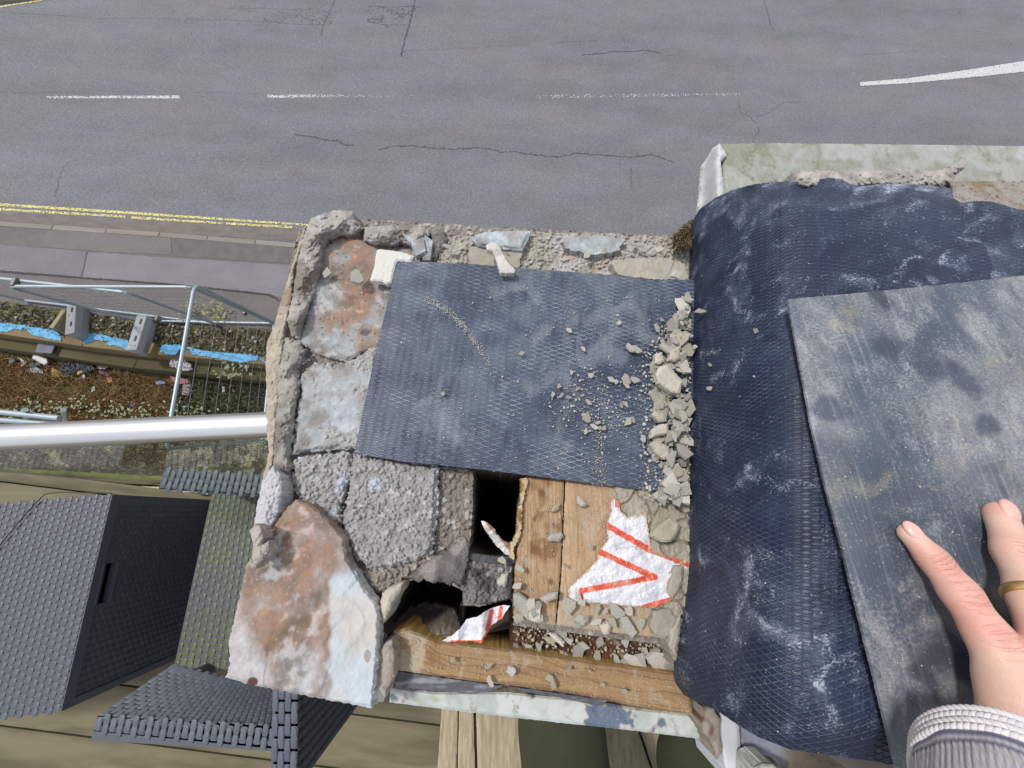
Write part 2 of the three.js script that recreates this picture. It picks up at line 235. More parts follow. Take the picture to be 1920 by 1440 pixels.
// ---------------------------------------------------------------- dry grass, weeds, brambles
function blades(name, polyPx, y, n, len, wid, cols, label, seed, kind = 'grass') {
  const r = rng(seed), g = new THREE.BufferGeometry(); const w = wid, L = len;
  g.setAttribute('position', new THREE.Float32BufferAttribute([-w, 0, 0, w, 0, 0, -w * 0.6, L * 0.6, L * 0.25, w * 0.6, L * 0.6, L * 0.25, 0, L * 0.8, L * 0.75], 3)); g.setIndex([0, 1, 2, 2, 1, 3, 2, 3, 4]); g.computeVertexNormals();
  const im = new THREE.InstancedMesh(g, std({ color: 0xffffff, roughness: 0.9, side: THREE.DoubleSide }), n), m = new THREE.Matrix4(), q = new THREE.Quaternion(), e = new THREE.Euler();
  let x0 = 1e9, y0 = 1e9, x1 = -1e9, y1 = -1e9; for (const [a, b] of polyPx) { x0 = Math.min(x0, a); x1 = Math.max(x1, a); y0 = Math.min(y0, b); y1 = Math.max(y1, b); }
  for (let k = 0; k < n;) { const a = lerp(x0, x1, r()), b = lerp(y0, y1, r()); if (!insidePoly(polyPx, a, b)) continue; const p = at(a, b, y), dens = fbm(p.x * 2.5 + seed, p.z * 2.5, 3); if (dens < -0.25 + r() * 0.2) { if (r() < 0.7) continue; } e.set((r() - 0.5) * 1.6, r() * 6.3, (r() - 0.5) * 1.6); const s = 0.5 + r() * 0.9; m.compose(p, q.setFromEuler(e), V(s, s, s)); im.setMatrixAt(k, m); const t = clamp(r() * 0.7 + dens * 0.9), c = mixc(cols[0], cols[1], t); im.setColorAt(k, col(mul(r() < 0.15 ? cols[2] : c, 0.7 + 0.6 * r()))); k++; }
  im.name = numbered(name); im.castShadow = im.receiveShadow = true; return tag(im, label, kind, null, 'stuff');
}
blades('dry_grass', [[-200, 640], [0, 668], [180, 690], [330, 720], [330, 790], [500, 790], [500, 900], [-200, 900]], -0.42, 26000, 0.13, 0.006, [P(138, 100, 64), P(116, 104, 56), P(176, 150, 108)], 'flattened brown and olive dry grass on the ground below the sleeper wall', 11);
blades('weed_growth', [[330, 705], [500, 722], [500, 800], [330, 800]], -0.40, 3500, 0.10, 0.011, [P(70, 74, 46), P(88, 98, 52), P(120, 118, 96)], 'dark green weeds and dead leaves behind the hanging mesh panel', 12, 'weeds');
blades('bed_weeds', [[-200, 550], [0, 572], [260, 608], [505, 622], [505, 672], [280, 655], [0, 612], [-200, 590]], 0.1, 4200, 0.06, 0.010, [P(94, 84, 58), P(92, 102, 50), P(150, 140, 112)], 'low green and brown weeds growing through the gravel of the bed', 13, 'weeds');
function leafy(name, spots, y, size, c, label, seed) {
  const t = thing(name, label, 'plant', at(spots[0][0], spots[0][1], y)), r = rng(seed), L = [], S = [];
  for (const [px, py] of spots) { const o = at(px, py, y); for (let k = 0; k < 30; k++) { const a = r() * 6.3, q = r() * 0.3, g = new THREE.CircleGeometry(size * (0.6 + r() * 0.7), 6); g.scale(1, 0.55, 1); const pz = g.attributes.position; for (let i = 0; i < pz.count; i++) pz.setZ(i, -Math.abs(pz.getY(i)) * 0.6); g.rotateX(-1.57 + (r() - 0.5)); g.rotateY(r() * 6.3); const p = V(o.x + Math.cos(a) * q, y + 0.08 + r() * 0.16, o.z + Math.sin(a) * q * 0.7); g.translate(p.x, p.y, p.z); const cc = mul(c, 0.75 + r() * 0.5); L.push(tint(g, cc)); if (k % 5 === 0) S.push(tint(tube([V(o.x, y, o.z), V((o.x + p.x) / 2, p.y + 0.02, (o.z + p.z) / 2), p], 0.004, 5), P(96, 90, 60))); } }
  part('leaf_cluster', mergeGeometries(L), MVplain, t).userData.kind = 'stuff'; part('stem', mergeGeometries(S), MVplain, t).userData.kind = 'stuff';
}
leafy('bramble', [[90, 768], [130, 772], [165, 764], [200, 774], [240, 776], [285, 778], [340, 772], [60, 774], [390, 780]], -0.42, 0.026, P(140, 150, 118), 'pale-leaved bramble trailing along the ground just beyond the steel handrail', 21);
leafy('small_weed', [[478, 676], [462, 690], [440, 698]], -0.1, 0.035, P(150, 160, 128), 'spindly pale weed leaning over the sleeper wall beside the pillar', 22);
leafy('dandelion', [[412, 592]], 0.1, 0.035, P(150, 158, 70), 'yellowish-green weed at the back of the pavement under the fence bends', 23);
leafy('dandelion', [[372, 590]], 0.1, 0.028, P(150, 158, 80), 'smaller yellowish-green weed left of the other one at the back of the pavement', 24);

// ---------------------------------------------------------------- blue plastic and litter
function crumple(name, poly, h, c, label, category, o = {}) {
  const s = o.seed ?? poly[0][0], amp = o.amp ?? 0.03, f = o.f ?? 0.02, H = h, cc = Array.isArray(c[0]) ? c : [c, mul(c, 0.85)];
  const g = piece(poly, { h: H, step: o.step ?? 1.2, thick: o.thick ?? 0.004, ragged: o.ragged ?? 2, raggedScale: 6, rows: 1, bump: (X, Z, d) => amp * 0.55 * (Math.abs(fbm(X * f + s, Z * f, 3)) * 1.6 - 0.2) + (o.dome ?? 0) * Math.sqrt(clamp(d / (o.domeW ?? 8))), col: (X, Z, d, u, v) => mul(mixc(cc[0], cc[1], sm(-0.2, 0.3, fbm(X * 0.01 + s, Z * 0.01, 3))), 0.94 + 0.12 * noise(X * 0.03, Z * 0.03)) });
  const m = mesh(name, g, o.mat ?? MVs); tag(m, label, category, o.group); return m;
}
const BLUE = [P(98, 178, 222), P(72, 150, 200)];
crumple('blue_plastic_sheet', [[-30, 600], [10, 605], [52, 610], [56, 612], [105, 620], [116, 634], [112, 640], [90, 634], [60, 628], [50, 618], [28, 617], [10, 622], [-30, 614]], C - 0.14, BLUE, 'torn light-blue plastic sheet on the sleepers left of both block feet', 'plastic sheet');
crumple('blue_plastic_sheet', [[157, 626], [180, 625], [210, 632], [240, 638], [243, 650], [238, 656], [220, 648], [198, 646], [206, 640], [180, 638], [156, 645]], C - 0.14, BLUE, 'torn light-blue plastic sheet on the sleepers between the two block feet', 'plastic sheet');
crumple('blue_plastic_sheet', [[302, 646], [338, 646], [342, 652], [328, 666], [300, 660]], C - 0.17, BLUE, 'folded light-blue plastic piece beside the timber wedge, left of the hanging tube', 'plastic sheet', { dome: 0.03 });
crumple('blue_plastic_sheet', [[348, 650], [380, 657], [420, 661], [470, 664], [486, 668], [482, 675], [452, 680], [420, 674], [385, 668], [362, 664]], C - 0.14, BLUE, 'long light-blue plastic strip on the sleepers behind the mesh panel', 'plastic sheet');
crumple('blue_plastic_sheet', [[486, 672], [492, 672], [512, 688], [508, 690]], C - 0.15, BLUE, 'narrow blue plastic end against the pillar edge', 'plastic sheet');
const G = C + 0.36;
crumple('polystyrene_tray', [[62, 664], [70, 663], [90, 673], [92, 681], [84, 685], [76, 681], [60, 672]], G - 0.05, P(214, 208, 214), 'white polystyrene tray lying at the foot of the sleepers', 'tray', { amp: 0.01, dome: 0.05, domeW: 3, ragged: 0.3 });
crumple('plastic_scrap', [[34, 671], [40, 673], [50, 678], [46, 684], [37, 687], [41, 680]], G, P(212, 206, 210), 'white bent plastic scrap left of the polystyrene tray', 'litter', { amp: 0.06 });
crumple('plastic_bag', [[57, 690], [68, 688], [80, 694], [79, 699], [66, 699], [57, 700]], G, P(186, 180, 192), 'pale lilac crumpled plastic bag below the polystyrene tray', 'bag', { amp: 0.07 });
crumple('clear_bottle', [[17, 672], [28, 671], [32, 678], [24, 683], [16, 681]], G, P(110, 108, 104), 'dull clear plastic bottle left end of the litter row', 'bottle', { dome: 0.06, domeW: 4, ragged: 0.5 });
crumple('teal_wrapper', [[56, 681], [70, 680], [76, 685], [64, 690], [54, 686]], G, P(72, 92, 100), 'dark teal wrapper under the polystyrene tray', 'wrapper', { amp: 0.05 });
crumple('navy_sheet', [[113, 686], [128, 680], [152, 680], [173, 684], [178, 694], [160, 700], [138, 700], [113, 702]], G - 0.05, [P(52, 54, 74), P(42, 42, 60)], 'dark navy plastic sheet bunched against the lower sleeper', 'sheet', { amp: 0.1 });
crumple('yellow_wrapper', [[92, 692], [104, 690], [112, 696], [126, 702], [128, 707], [112, 708], [96, 706], [98, 699]], G, [P(160, 142, 50), P(130, 118, 44)], 'yellow plastic wrapper left of the navy sheet', 'wrapper', { amp: 0.06 });
crumple('yellow_wrapper', [[143, 697], [152, 694], [155, 698], [146, 702]], G - 0.09, P(166, 150, 60), 'small yellow scrap lying on the navy sheet', 'wrapper', { amp: 0.04 });
crumple('paper_scrap', [[153, 703], [157, 701], [160, 706], [159, 712], [155, 711]], G, P(196, 198, 204), 'small white paper scrap just below the navy sheet', 'litter', { amp: 0.04 });
crumple('purple_wrapper', [[186, 695], [196, 696], [203, 700], [205, 706], [196, 706], [188, 700]], G, [P(112, 66, 132), P(86, 54, 96)], 'purple crisp packet right of the navy sheet', 'wrapper', { amp: 0.06 });
crumple('orange_wrapper', [[200, 708], [209, 706], [211, 716], [204, 718]], G, [P(204, 112, 74), P(190, 140, 70)], 'orange and yellow wrapper below the purple packet', 'wrapper', { amp: 0.05 });
crumple('lilac_scrap', [[180, 686], [196, 685], [204, 688], [198, 692], [184, 692]], G, P(170, 160, 168), 'pale lilac plastic scrap above the purple packet', 'litter', { amp: 0.06 });
crumple('blue_scrap', [[232, 699], [240, 698], [241, 703], [234, 704]], G, P(64, 74, 110), 'dark blue scrap in the grass right of the orange wrapper', 'litter', { amp: 0.04 });
crumple('blue_scrap', [[244, 757], [252, 754], [254, 760], [247, 763]], G, P(64, 98, 152), 'bright blue scrap lying alone in the grass near the handrail', 'litter', { amp: 0.05 });
crumple('plastic_scrap', [[170, 728], [177, 724], [178, 731], [171, 735]], G, P(184, 184, 178), 'small white plastic scrap in the middle of the brown grass', 'litter', { amp: 0.05 });
crumple('plastic_bag', [[317, 680], [324, 672], [334, 670], [344, 674], [358, 684], [360, 693], [350, 696], [334, 692], [318, 686]], C + 0.05, [P(206, 198, 204), P(140, 136, 132)], 'white plastic bag on the lower sleeper behind the hanging tube', 'bag', { amp: 0.09 });
crumple('blue_disc', [[291, 716], [300, 714], [311, 716], [308, 720], [293, 721]], G - 0.03, P(130, 146, 194), 'pale blue flat plastic disc left of the pink carton', 'disc', { amp: 0.01, dome: 0.02, domeW: 3, ragged: 0.3 });
crumple('pink_carton', [[318, 704], [330, 708], [351, 711], [354, 718], [336, 720], [322, 714]], G - 0.05, [P(172, 96, 104), P(150, 80, 92)], 'faded pink flattened carton behind the hanging tube', 'carton', { amp: 0.03, ragged: 0.4 });
crumple('grey_card', [[342, 722], [356, 712], [358, 730], [352, 741], [341, 740]], G - 0.03, P(126, 118, 114), 'grey sodden card below the pink carton', 'card', { amp: 0.03, ragged: 0.4 });
crumple('black_bag', [[322, 720], [338, 720], [334, 750], [318, 746]], G, P(38, 36, 44), 'black plastic bag in the weeds left of the hanging tube', 'bag', { amp: 0.1 });
crumple('plastic_scrap', [[417, 725], [422, 725], [421, 735], [416, 736]], G, P(206, 212, 216), 'small upright white scrap seen through the mesh panel', 'litter', { amp: 0.04 });
crumple('black_sheet', [[466, 722], [502, 726], [502, 770], [474, 766], [462, 745]], G, P(30, 34, 46), 'black plastic sheeting by the pillar behind the mesh', 'sheet', { amp: 0.12 });
crumple('grey_offcut', [[72, 641], [103, 646], [96, 663], [66, 660]], C + 0.05, P(98, 100, 122), 'flat grey panel offcut lying on the lower sleeper', 'offcut', { amp: 0.004, ragged: 0.2, thick: 0.02 });
crumple('blue_can', [[340, 762], [352, 758], [356, 763], [344, 768]], G, P(86, 116, 156), 'crushed blue can by the foot of the hanging tube', 'can', { dome: 0.05, domeW: 3, amp: 0.02 });

// ---------------------------------------------------------------- block feet and timber offcuts on the sleepers
function blockFoot(a, b, wpx, y, hgt, label, tone) {
  const A = at(...a, y), B = at(...b, y), len = A.distanceTo(B), w = at(a[0] + wpx, a[1], y).distanceTo(A);
  const t = thing('fence_block', label, 'fence block', V(A.x, 0.1, A.z)), s = new THREE.Shape(); s.moveTo(0, 0); s.lineTo(w, 0); s.lineTo(w, len); s.lineTo(0, len);
  const hole = (x, yy, rx, ry, sq) => { const h = new THREE.Path(); if (sq) { h.moveTo(x - rx, yy - ry); h.lineTo(x - rx, yy + ry); h.lineTo(x + rx, yy + ry); h.lineTo(x + rx, yy - ry); } else h.absellipse(x, yy, rx, ry, 0, 6.2832, true); s.holes.push(h); };
  for (const k of [0, 1]) { const yy = len * (0.18 + 0.5 * k); hole(w * 0.42, yy, w * 0.17, len * 0.09, true); hole(w * 0.26, yy + len * 0.2, w * 0.11, w * 0.11); hole(w * 0.72, yy + len * 0.19, w * 0.11, w * 0.11); }
  const g = new THREE.ExtrudeGeometry(s, { depth: hgt * 0.45, bevelEnabled: true, bevelSize: 0.008, bevelThickness: 0.008, bevelSegments: 2, curveSegments: 10 }), d = B.clone().sub(A).normalize(), n = V(-d.z, 0, d.x); if (n.x < 0) n.negate();
  const up = new THREE.Vector3().crossVectors(n, d).y > 0 ? n : (A.add(n.clone().multiplyScalar(w)), n.clone().negate());
  const mk = (g, y0) => { g.applyMatrix4(new THREE.Matrix4().makeBasis(up, d, V(0, 1, 0)).setPosition(V(A.x, y0, A.z))); return g; };
  part('block_top', tint(mk(g, y - hgt * 0.45), (x, yy, z) => mul(tone, 0.9 + 0.25 * noise(x * 25, z * 25))), MVfar, t);
  const core = hexa(V(0, 0, 0), V(w, 0, 0), V(0, len, 0), V(0, 0, hgt * 0.55), 0.01); part('block_body', tint(mk(core, y - hgt), (x, yy, z) => mul(tone, 0.8 + 0.25 * noise(x * 25, z * 25 + yy * 10))), MVfar, t);
}
blockFoot([127, 574], [123, 627], 15, 0.36, 0.25, 'grey moulded fence foot with square and round holes, the left of the two', P(158, 160, 164));
blockFoot([258, 592], [238, 656], 17, 0.36, 0.25, 'grey moulded fence foot with pale holed face, right one nearer the pillar', P(176, 178, 184));
function plank(name, a, b, wpx, y, thick, c, label) { const A = at(...a, y), B = at(...b, y), W = at(a[0] + wpx, a[1], y).distanceTo(A), d = B.clone().sub(A), n = V(-d.z, 0, d.x).normalize(); if (n.x < 0) n.negate(); const m = mesh(name, tint(hexa(A.clone().setY(y - thick), n.multiplyScalar(W), d, V(0, thick, 0), 0.005), (x, yy, z) => mul(c, 0.85 + 0.3 * noise(x * 60, z * 8))), MVfar); tag(m, label, 'timber offcut'); }
plank('timber_board', [116, 580], [92, 614], 8, 0.34, 0.22, P(170, 158, 128), 'pale timber board on edge leaning diagonally beside the left fence foot');
plank('timber_wedge', [283, 642], [274, 662], 7, 0.22, 0.1, P(150, 132, 92), 'short timber wedge just right of the right fence foot');
{ const rr = rng(77); const L = []; for (let k = 0; k < 420; k++) { const u = rr() * 500, t = u / 500, v = lerp(lerp(575, 622, t), lerp(605, 668, t), rr()), p = at(u, v, 0.13), g = new THREE.IcosahedronGeometry(0.012 + 0.03 * rr() ** 2, 0); g.scale(1, 0.6, 0.8); g.rotateY(rr() * 6); g.translate(p.x, p.y + 0.005, p.z); const c = rr() < 0.18 ? P(176, 168, 158) : P(112, 102, 88); L.push(tint(g, mul(c, 0.7 + 0.5 * rr()))); } const m = mesh('gravel', mergeGeometries(L), MVplain); tag(m, 'loose pale gravel and rubble scattered over the planting bed', 'gravel', null, 'stuff'); }

// ---------------------------------------------------------------- mesh fence panels
const galv = std({ color: col(P(172, 188, 198)), roughness: 0.45, metalness: 0.35 }), galvW = std({ color: col(P(150, 152, 156)), roughness: 0.5, metalness: 0.3 });
const yBot = 0.17;
function solveTop(pt, pb, len) { const B = at(...pb, yBot); let best = 1, e = 1e9; for (let y = 0.5; y < 3; y += 0.01) { const d = Math.abs(at(...pt, y).distanceTo(B) - len); if (d < e) { e = d; best = y; } } return [at(...pt, best), B]; }
function fencePanel(TL, TR, BR, BL, label, o = {}) { // four corners in the world
  const t = thing('mesh_fence', label, 'fence', BL.clone()), r = 0.021, rnd = (a, b, c, q = 0.12) => { const p = []; for (let k = 0; k <= 4; k++) { const u = k / 4, A = b.clone().lerp(a, q / a.distanceTo(b)), D = b.clone().lerp(c, q / c.distanceTo(b)); p.push(A.clone().multiplyScalar((1 - u) ** 2).addScaledVector(b, 2 * u * (1 - u)).addScaledVector(D, u * u)); } return p; };
  const path = [BL, ...rnd(BL, TL, TR), ...rnd(TL, TR, BR), BR], cp = new THREE.CurvePath(); for (let i = 1; i < path.length; i++) cp.add(new THREE.LineCurve3(path[i - 1], path[i]));
  const g = []; for (let i = 1; i < path.length; i++) { g.push(bar(path[i - 1], path[i], r, 12)); const s = new THREE.SphereGeometry(r, 10, 6); s.translate(path[i].x, path[i].y, path[i].z); g.push(s); }
  part('frame_tube', mergeGeometries(g.map((x) => x.index ? x.toNonIndexed() : x)), galv, t);
  part('bottom_rail', bar(BL, BR, r * 0.9, 12), galv, t);
  const wires = [], n = o.nv ?? 14, m = o.nh ?? 11; const q = (u, v) => TL.clone().lerp(TR, u).lerp(BL.clone().lerp(BR, u), v);
  for (let k = 1; k < n; k++) wires.push(bar(q(k / n, 0), q(k / n, 1), 0.0017, 5)); for (let k = 1; k < m; k++) wires.push(bar(q(0, k / m), q(1, k / m), 0.0017, 5));
  part('wire_mesh', mergeGeometries(wires), galvW, t).userData.kind = 'stuff'; return t;
}
const [p2TL, p2BL] = solveTop([14, 537], [253, 601], 1.9), [p2TR, p2BR] = solveTop([358, 538], [511, 606], 1.9), [p1TR, p1BR] = solveTop([238, 548], [403, 607], 1.9);
{ // the left panel continues out of the frame in its own plane
  const u = at(0, 557, yBot).sub(p1BR).normalize(), L = 3.4; const BL = p1BR.clone().addScaledVector(u, L), TL = p1TR.clone().addScaledVector(at(-20, 520, p1TR.y).sub(p1TR).normalize(), L);
  fencePanel(TL, p1TR, p1BR, BL, 'wire mesh fence panel in galvanised tube, left one running out of the picture', { nv: 30 });
  fencePanel(p2TL, p2TR, p2BR, p2BL, 'wire mesh fence panel in galvanised tube, its whole top rail in view', { nv: 26 });
  const [TF, BF] = solveTop([365, 533], [514, 604], 1.9); const nearT = at(310, 842, TF.y), dd = nearT.clone().sub(TF); const BN = BF.clone().add(dd);
  fencePanel(TF, nearT, BN, BF, 'wire mesh fence panel set square to the street, its rail coming towards the handrail', { nv: 15, nh: 8 });
}
function clampAt(px, py, y, label) { const p = at(px, py, y), t = thing('fence_clamp', label, 'fence clamp', p); part('clamp_band', new RoundedBoxGeometry(0.05, 0.07, 0.12, 2, 0.012).translate(p.x, p.y, p.z), std({ color: col(P(120, 116, 112)), roughness: 0.5, metalness: 0.5 }), t); part('bolt', bar(p.clone().add(V(-0.05, 0, 0.02)), p.clone().add(V(0.05, 0, 0.02)), 0.008, 8), std({ color: col(P(120, 84, 70)), roughness: 0.7, metalness: 0.3 }), t); }
clampAt(29, 530, p2TL.y, 'rusty bolted clamp joining the two top rails at far left');
clampAt(460, 584, lerp(p2TR.y, yBot, 0.62), 'bolted clamp holding the two corner posts together near the pillar');
clampAt(295, 598, yBot + 0.04, 'bolted clamp on the bottom rails above the right fence foot');
{ // low tubular barrier half hidden by the handrail
  const y = 2.2, t = thing('tube_barrier', 'low galvanised tube barrier with two stub posts, cut off by the handrail at far left', 'barrier', at(40, 780, y));
  part('rail', bar(at(-300, 742, y), at(112, 784, y), 0.03, 16), galv, t); part('rail', bar(at(-300, 766, y - 0.1), at(120, 796, y - 0.1), 0.03, 16), galv, t);
  for (const px of [48, 119]) part('stub_post', bar(at(px, 768, y + 0.08), at(px + 3, 790, y - 0.6), 0.022, 14), galv, t);
}

// ================================================================ terrace: deck, handrail, glass, furniture
const YD = 4.6, hD = C - YD;
{ // deck boards, side by side
  const deck = new THREE.Group(); deck.name = 'deck'; deck.userData.kind = 'structure'; scene.add(deck);
  const A = at(0, 1362, YD), d = at(496, 1425, YD).sub(A).normalize(), n = V(d.z, 0, -d.x); // n points to the street
  const off = (p) => p.clone().sub(A).dot(n), pitch = off(at(674, 1342, YD)), outer = off(at(200, 903, YD));
  const r = rng(31), dm = std({ vertexColors: true, roughness: 0.85, bumpMap: gNear, bumpScale: 0.0008 });
  for (let k = -8; k * pitch < outer; k++) {
    const w = Math.min(pitch, outer - k * pitch) - 0.006, o = A.clone().addScaledVector(n, k * pitch + 0.003).addScaledVector(d, -3.2).setY(YD - 0.03), L = 6.4, nx = 200, nz = 16;
    const g = new THREE.BoxGeometry(L, 0.03, w, nx, 1, nz), p = g.attributes.position, tone = mixc(P(112, 104, 80), P(128, 119, 94), r());
    g.translate(L / 2, 0.015, w / 2);
    const c0 = new Float32Array(p.count * 3); for (let i = 0; i < p.count; i++) { const x = p.getX(i) + k * 3.7, z = p.getZ(i), ring = noise(x * 1.6, z * 90 + fbm(x * 1.2, z * 8 + k, 3) * 8), st = fbm(x * 3 + k * 9, z * 14, 4); c0.set(mul(mixc(tone, P(82, 75, 54), sm(-0.1, 0.35, st) * 0.6), 1 + 0.22 * ring), i * 3); const e = Math.min(z, w - z); if (p.getY(i) > 0.02) p.setY(i, p.getY(i) + 0.0012 * ring - 0.004 * sm(0.008, 0, e)); }
    g.setAttribute('color', new THREE.BufferAttribute(c0, 3)); g.computeVertexNormals();
    g.applyMatrix4(new THREE.Matrix4().makeBasis(d, V(0, 1, 0), n.clone().negate()).setPosition(o.clone().addScaledVector(n, w)));
    mesh('deck_board', g, dm, deck);
  }
  struct('deck_joists', hexa(A.clone().addScaledVector(d, -3.2).addScaledVector(n, -8 * pitch).setY(YD - 0.25), d.clone().multiplyScalar(6.4), V(0, 0.2, 0), n.clone().multiplyScalar(outer + 8 * pitch - 0.02).multiplyScalar(1), 0.01), std({ color: col(P(70, 58, 42)), roughness: 0.9 }));
}
struct('edge_beam', piece([[-500, 862], [0, 877], [310, 893], [520, 903], [520, 918], [310, 910], [0, 900], [-500, 890]], { h: hD + 0.12, step: 2, thick: 0.2, col: (X, Z, d, u, v) => mixc(mixc(P(150, 160, 40), P(116, 122, 40), sm(-0.2, 0.3, fbm(X * 0.01, Z * 0.02, 3))), P(72, 66, 36), sm(5, 9, v - (877 + u * 0.0516) + 3 * noise(u * 0.05, 0))) }), MVfar);
struct('paved_strip', piece([[-700, 815], [560, 815], [560, 1000], [-700, 1000]], { h: C + 0.4, step: 6, thick: 0, col: (X, Z) => mul(P(196, 192, 160), 1 + 0.15 * fbm(X * 0.001, Z * 0.003, 3)) }), MVplain);
const railA = at(-520, 846, 5.70), railB = at(700, 787, 5.70);
{
  const steel = new THREE.MeshStandardMaterial({ color: col([0.74, 0.74, 0.75]), metalness: 1, roughness: 0.32 });
  const t = thing('handrail', 'polished steel handrail tube running into the broken pillar', 'handrail', railA.clone());
  part('rail_tube', bar(railA, railB, 0.0235, 40), steel, t);
  part('glass_channel', hexa(railA.clone().add(V(0, -0.038, -0.009)), railB.clone().sub(railA), V(0, 0.018, 0), V(0, 0, 0.018), 0.003), std({ color: col(P(150, 152, 148)), roughness: 0.5, metalness: 0.6 }), t);
  const gp = thing('glass_balustrade', 'clear greenish glass balustrade pane below the steel handrail', 'glass pane', railA.clone().setY(YD));
  const d = railB.clone().sub(railA), a = railA.clone().setY(YD + 0.03).add(V(0, 0, -0.005));
  const g = new THREE.PlaneGeometry(d.length(), 1.03); g.translate(d.length() / 2, 0.515, 0); const n = d.clone().normalize(); g.applyMatrix4(new THREE.Matrix4().makeBasis(n, V(0, 1, 0), V(-n.z, 0, n.x)).setPosition(a));
  part('pane', g, new THREE.MeshPhysicalMaterial({ color: col([0.86, 0.94, 0.84]), transmission: 1, roughness: 0.07, thickness: 0, ior: 1.5, side: THREE.DoubleSide }), gp);
  part('base_channel', hexa(a.clone().add(V(0, -0.03, -0.02)), d.clone(), V(0, 0.045, 0), V(0, 0, 0.04), 0.003), std({ color: col(P(140, 142, 138)), roughness: 0.5, metalness: 0.5 }), gp);
}
// woven plastic: strands are solid half-round pieces on a backing panel
const strandG = (() => { const g = new THREE.SphereGeometry(0.5, 8, 6); const p = g.attributes.position; for (let i = 0; i < p.count; i++) { const x = p.getX(i), y = p.getY(i), z = p.getZ(i); const q = (v, e) => Math.sign(v) * 0.5 * Math.pow(Math.abs(v) * 2, e); p.setXYZ(i, q(x, 0.45), q(y, 0.8), q(z, 0.35)); } g.computeVertexNormals(); return g; })();
const strandM = std({ color: 0xffffff, roughness: 0.5 });
function weave(parent, name, q, pu, pv, tone, o = {}) { // q: four world corners (u0v0, u1v0, u1v1, u0v1)
  const [a, b, c, d] = q, U = b.clone().sub(a), W = d.clone().sub(a), nrm = new THREE.Vector3().crossVectors(W, U).normalize(); if (nrm.dot(o.face ?? V(0, 1, 0)) < 0) nrm.negate();
  const P4 = (u, v) => a.clone().lerp(b, u).lerp(d.clone().lerp(c, u), v), mats = [], cols = [], nu = Math.max(2, Math.round(U.length() / pu)), nv = Math.max(2, Math.round(W.length() / pv)), r = rng(nu * 31 + nv), toneF = typeof tone === 'function' ? tone : () => tone;
  const th = (o.th ?? 0.004) * 0.6;
  const put = (u, v, lu, lv, lift) => { if (o.skip?.(u, v)) return; if (u < 0 || u > 1 || v < -0.001 || v > 1.001) return; const p = P4(u, v), x = P4(u + 0.01, v).sub(p).normalize(), z = P4(u, v + 0.01).sub(p).normalize(), m = new THREE.Matrix4().makeBasis(x.multiplyScalar(lu), nrm.clone().multiplyScalar(th * lift), z.multiplyScalar(lv)).setPosition(p.addScaledVector(nrm, lift > 1.2 ? th * 0.25 : 0)); m.premultiply(new THREE.Matrix4().makeTranslation(-parent.position.x, -parent.position.y, -parent.position.z)); mats.push(m); cols.push(mul(toneF(u, v, p), 0.88 + 0.24 * r())); };
  const su = U.length() / nu, sv = W.length() / nv;
  for (let i = 0; i < nu; i++) for (let j = -1; j < nv; j++) {
    if ((i + j) % 2 === 0) put((i + 0.5) / nu, clamp((j + 1) / nv, 0.4 / nv, 1 - 0.4 / nv), su * (o.fill ?? 0.68), sv * 1.74, 1.9);
    if (j >= 0) put((i + 0.5) / nu, (j + 0.5) / nv, su * 1.02, sv * (o.bar ?? 0.5), 1);
  }
  const im = new THREE.InstancedMesh(strandG, strandM, mats.length); mats.forEach((m, k) => { im.setMatrixAt(k, m); im.setColorAt(k, col(cols[k])); });
  im.name = name; im.userData.kind = 'stuff'; im.castShadow = im.receiveShadow = true; parent.add(im);
}
const RAT = P(84, 89, 99), ratM = std({ color: col(P(80, 85, 95)), roughness: 0.6 });
function slab4(q, th, n) { const g = new THREE.BufferGeometry(), p = []; const lo = q.map((v) => v.clone().addScaledVector(n, -th)), Q = (a, b, c, d) => p.push(...a.toArray(), ...b.toArray(), ...c.toArray(), ...a.toArray(), ...c.toArray(), ...d.toArray()); Q(...q); Q(lo[3], lo[2], lo[1], lo[0]); for (let i = 0; i < 4; i++) Q(q[i], lo[i], lo[(i + 1) % 4], q[(i + 1) % 4]); g.setAttribute('position', new THREE.Float32BufferAttribute(p, 3)); g.setAttribute('uv', new THREE.Float32BufferAttribute(new Float32Array((p.length / 3) * 2), 2)); g.computeVertexNormals(); return g; }
